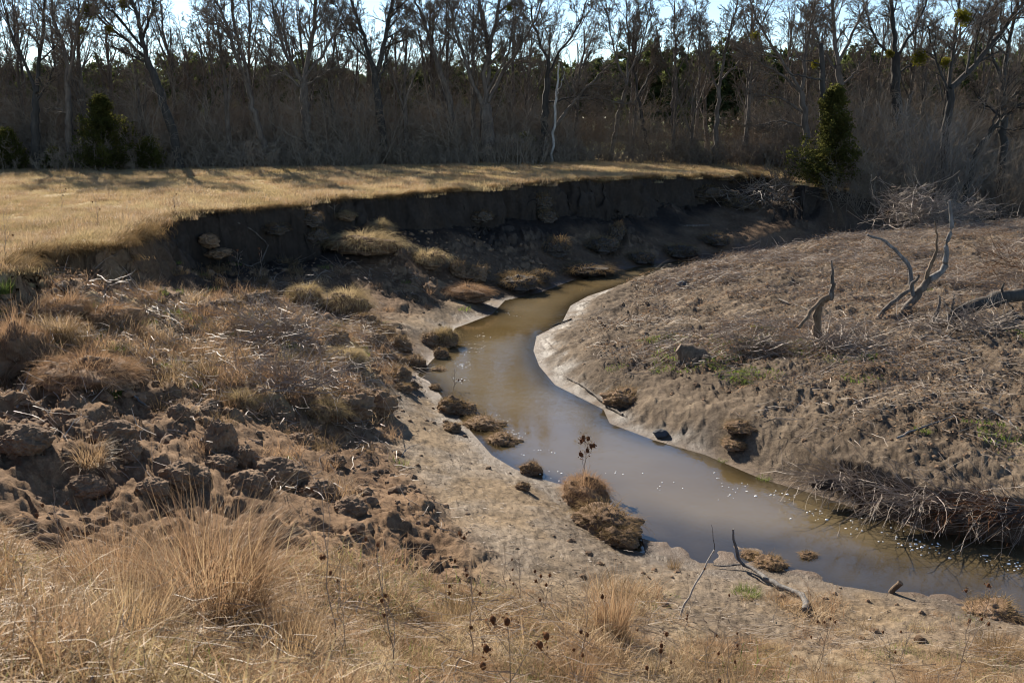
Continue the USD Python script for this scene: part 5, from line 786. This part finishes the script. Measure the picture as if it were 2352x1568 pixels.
tuft('bright green moss like tuft at the bar water line, larger', gp(1755, 1098), .10, .34, 260, 'green_grass', 222, .008)
tuft('green moss like tuft at the bar water line, smaller', gp(1660, 1056), .08, .26, 200, 'green_grass', 223, .008)
tuft('green leafy patch on the right of the point bar', gp(2125, 985), .10, .5, 260, 'green_grass', 224, .009)

def weed(label, base, h, seed, heads=4, mat='weed_stem', lean=(0, 0), side=6, group=None, hs=.02, rad=.004):
    g = np.random.default_rng(seed); t = thing('dry_weed', label, 'weed', base, group=group); top = np.array([lean[0], lean[1], h]); P, R = resample([(0, 0, -.05), tuple(top * .4 + [g.normal(0, .03), g.normal(0, .03), 0]), tuple(top)], [rad, rad * .8, rad * .35], 9); P[2:-1] += g.normal(0, .012 * h, (6, 3))
    obj('stem', tubes(P[None], R[None], 5), mat, t); b, r = branch(P[None], R[None], g, side, .3, .97, .36, 42, .08, 5, .14, .8, rad * .3); b2, r2 = branch(b, r, g, 2, .4, 1, .5, 45, .05, 4, .14, .8, rad * .25); obj('side_stems', join(tubes(b, r, 3), tubes(b2, r2, 3)), mat, t)
    tips = np.concatenate([b[:, -1], b2[:, -1], P[-1:]]); tips = tips[g.permutation(len(tips))[:heads]]
    for q in tips:
        v, f = blob(g, 1, .3, 2, (hs * .7, hs * .7, hs), seed); obj('seed_head', join((v + q, f), quads(q + g.normal(0, hs * .8, (14, 3)), hs * .45, g)), 'seed_head', t)
    return t
W = [((-.55, 4.6), .85, 'grey branching weed just left of the bottom middle', 5, .012), ((-.95, 4.9), 1.0, 'pale twisted weed stalk right of the huge russet tuft', 2, .01), ((.05, 4.3), .62, 'weed with rusty round seed heads at the bottom middle', 6, .022), ((-.25, 5.6), .75, 'bushy grey weed behind the bottom middle', 4, .014), ((.45, 6.3), .6, 'slim weed with a brown head left of the pinkish broom grass', 3, .016), ((.75, 5.2), .55, 'dark headed weed right of the bottom middle', 4, .016), ((-2.9, 5.9), .7, 'grey weed with curled leaves at the left edge', 5, .014),
     ((2.35, 7.0), .55, 'thin dark weed above the right foreground grass', 3, .012), ((3.6, 7.3), .75, 'weed with drooping pods at the lower right shore', 4, .016), ((4.1, 8.2), .6, 'single headed brown weed against the water at lower right', 1, .022), ((1.25, 4.9), .7, 'leaning straw coloured weed in the bottom right foreground', 3, .01), ((-.2, 6.9), .5, 'weed with brown cones on the slope above the bottom middle', 6, .016), ((.2, 7.4), .45, 'low weed with brown cones beside the wet mud', 6, .016)]
for k, ((x, y), h, lab, nh, hs) in enumerate(W):
    g = np.random.default_rng(250 + k); weed(lab, on(x, y), h, 250 + k, nh, lean=(g.normal(0, .12), g.normal(0, .1)), hs=hs)
rng = np.random.default_rng(79)
for k in range(26):
    x, y = rng.uniform(-1.4, 3.6), rng.uniform(4.3, 8.4); px_ = CU + F * x / y; ws = 'left of the pinkish broom grass' if px_ < 1150 else 'close around the pinkish broom grass' if px_ < 1560 else 'right of the leaning bleached stalk'; weed('slender dry weed in foreground grass, ' + ws, on(x, y), rng.uniform(.3, .62), 300 + k, int(rng.integers(0, 4)), lean=(rng.normal(0, .1), rng.normal(0, .08)), group='slender weeds ' + ws, hs=.012, rad=.0028)
p = hit(1553, 1420); t = thing('bleached_stalk', 'long bleached white stalk leaning right over the sand', 'weed', p); y = p[1]; wood(t, 'stalk', [p - [0, 0, .05], far(1582, 1368, y), far(1612, 1314, y), far(1641, 1262, y)], .011, .007, 'pale_bark', p, 6, 12, 3, .004); wood(t, 'twig', [far(1641, 1262, y), far(1640, 1235, y), far(1634, 1204, y)], .004, .002, 'driftwood', p, 4, 6)
p = gp(1340, 1120); weed('tall dry weed with clustered seed heads on the golden grass clump', p + [0, 0, .12], .62, 270, 9, lean=(.06, 0), side=5, hs=.035, rad=.007)
for k, (u, v, h, lab) in enumerate([(140, 488, .8, 'dark dry weed alone on the left meadow'), (222, 520, .6, 'leafy dry weed on the meadow left of the rim'), (12, 592, .8, 'tall dry weed at the left edge of the meadow'), (398, 490, .5, 'thin weed standing on the rim of the cut bank'), (1040, 905, .45, 'dark weed spike on the shore clump row'), (600, 640, .7, 'reddish weed stalks on the slope under the dark cliff'), (545, 640, .7, 'grey weed stalks beside the reddish ones under the dark cliff'), (770, 500, .6, 'bare weed at the meadow rim above the golden clumps'), (2130, 440, 2.2, 'tall bare cane leaning right out of the flood heap'), (2035, 530, 2.6, 'tall bare cane leaning left at the far end of the bar'), (2060, 520, 2.4, 'thin upright cane left of the flood heap')]):
    ln = {9: (-.95, 0), 8: (.6, 0)}.get(k, (0.05, 0)); weed(lab, gp(u, v), h, 280 + k, 2 if k < 8 else 0, lean=ln, side=7 if k < 8 else 3, hs=.02, rad=.006 if k < 8 else .012, mat='weed_stem' if k < 8 else 'dry_stem')
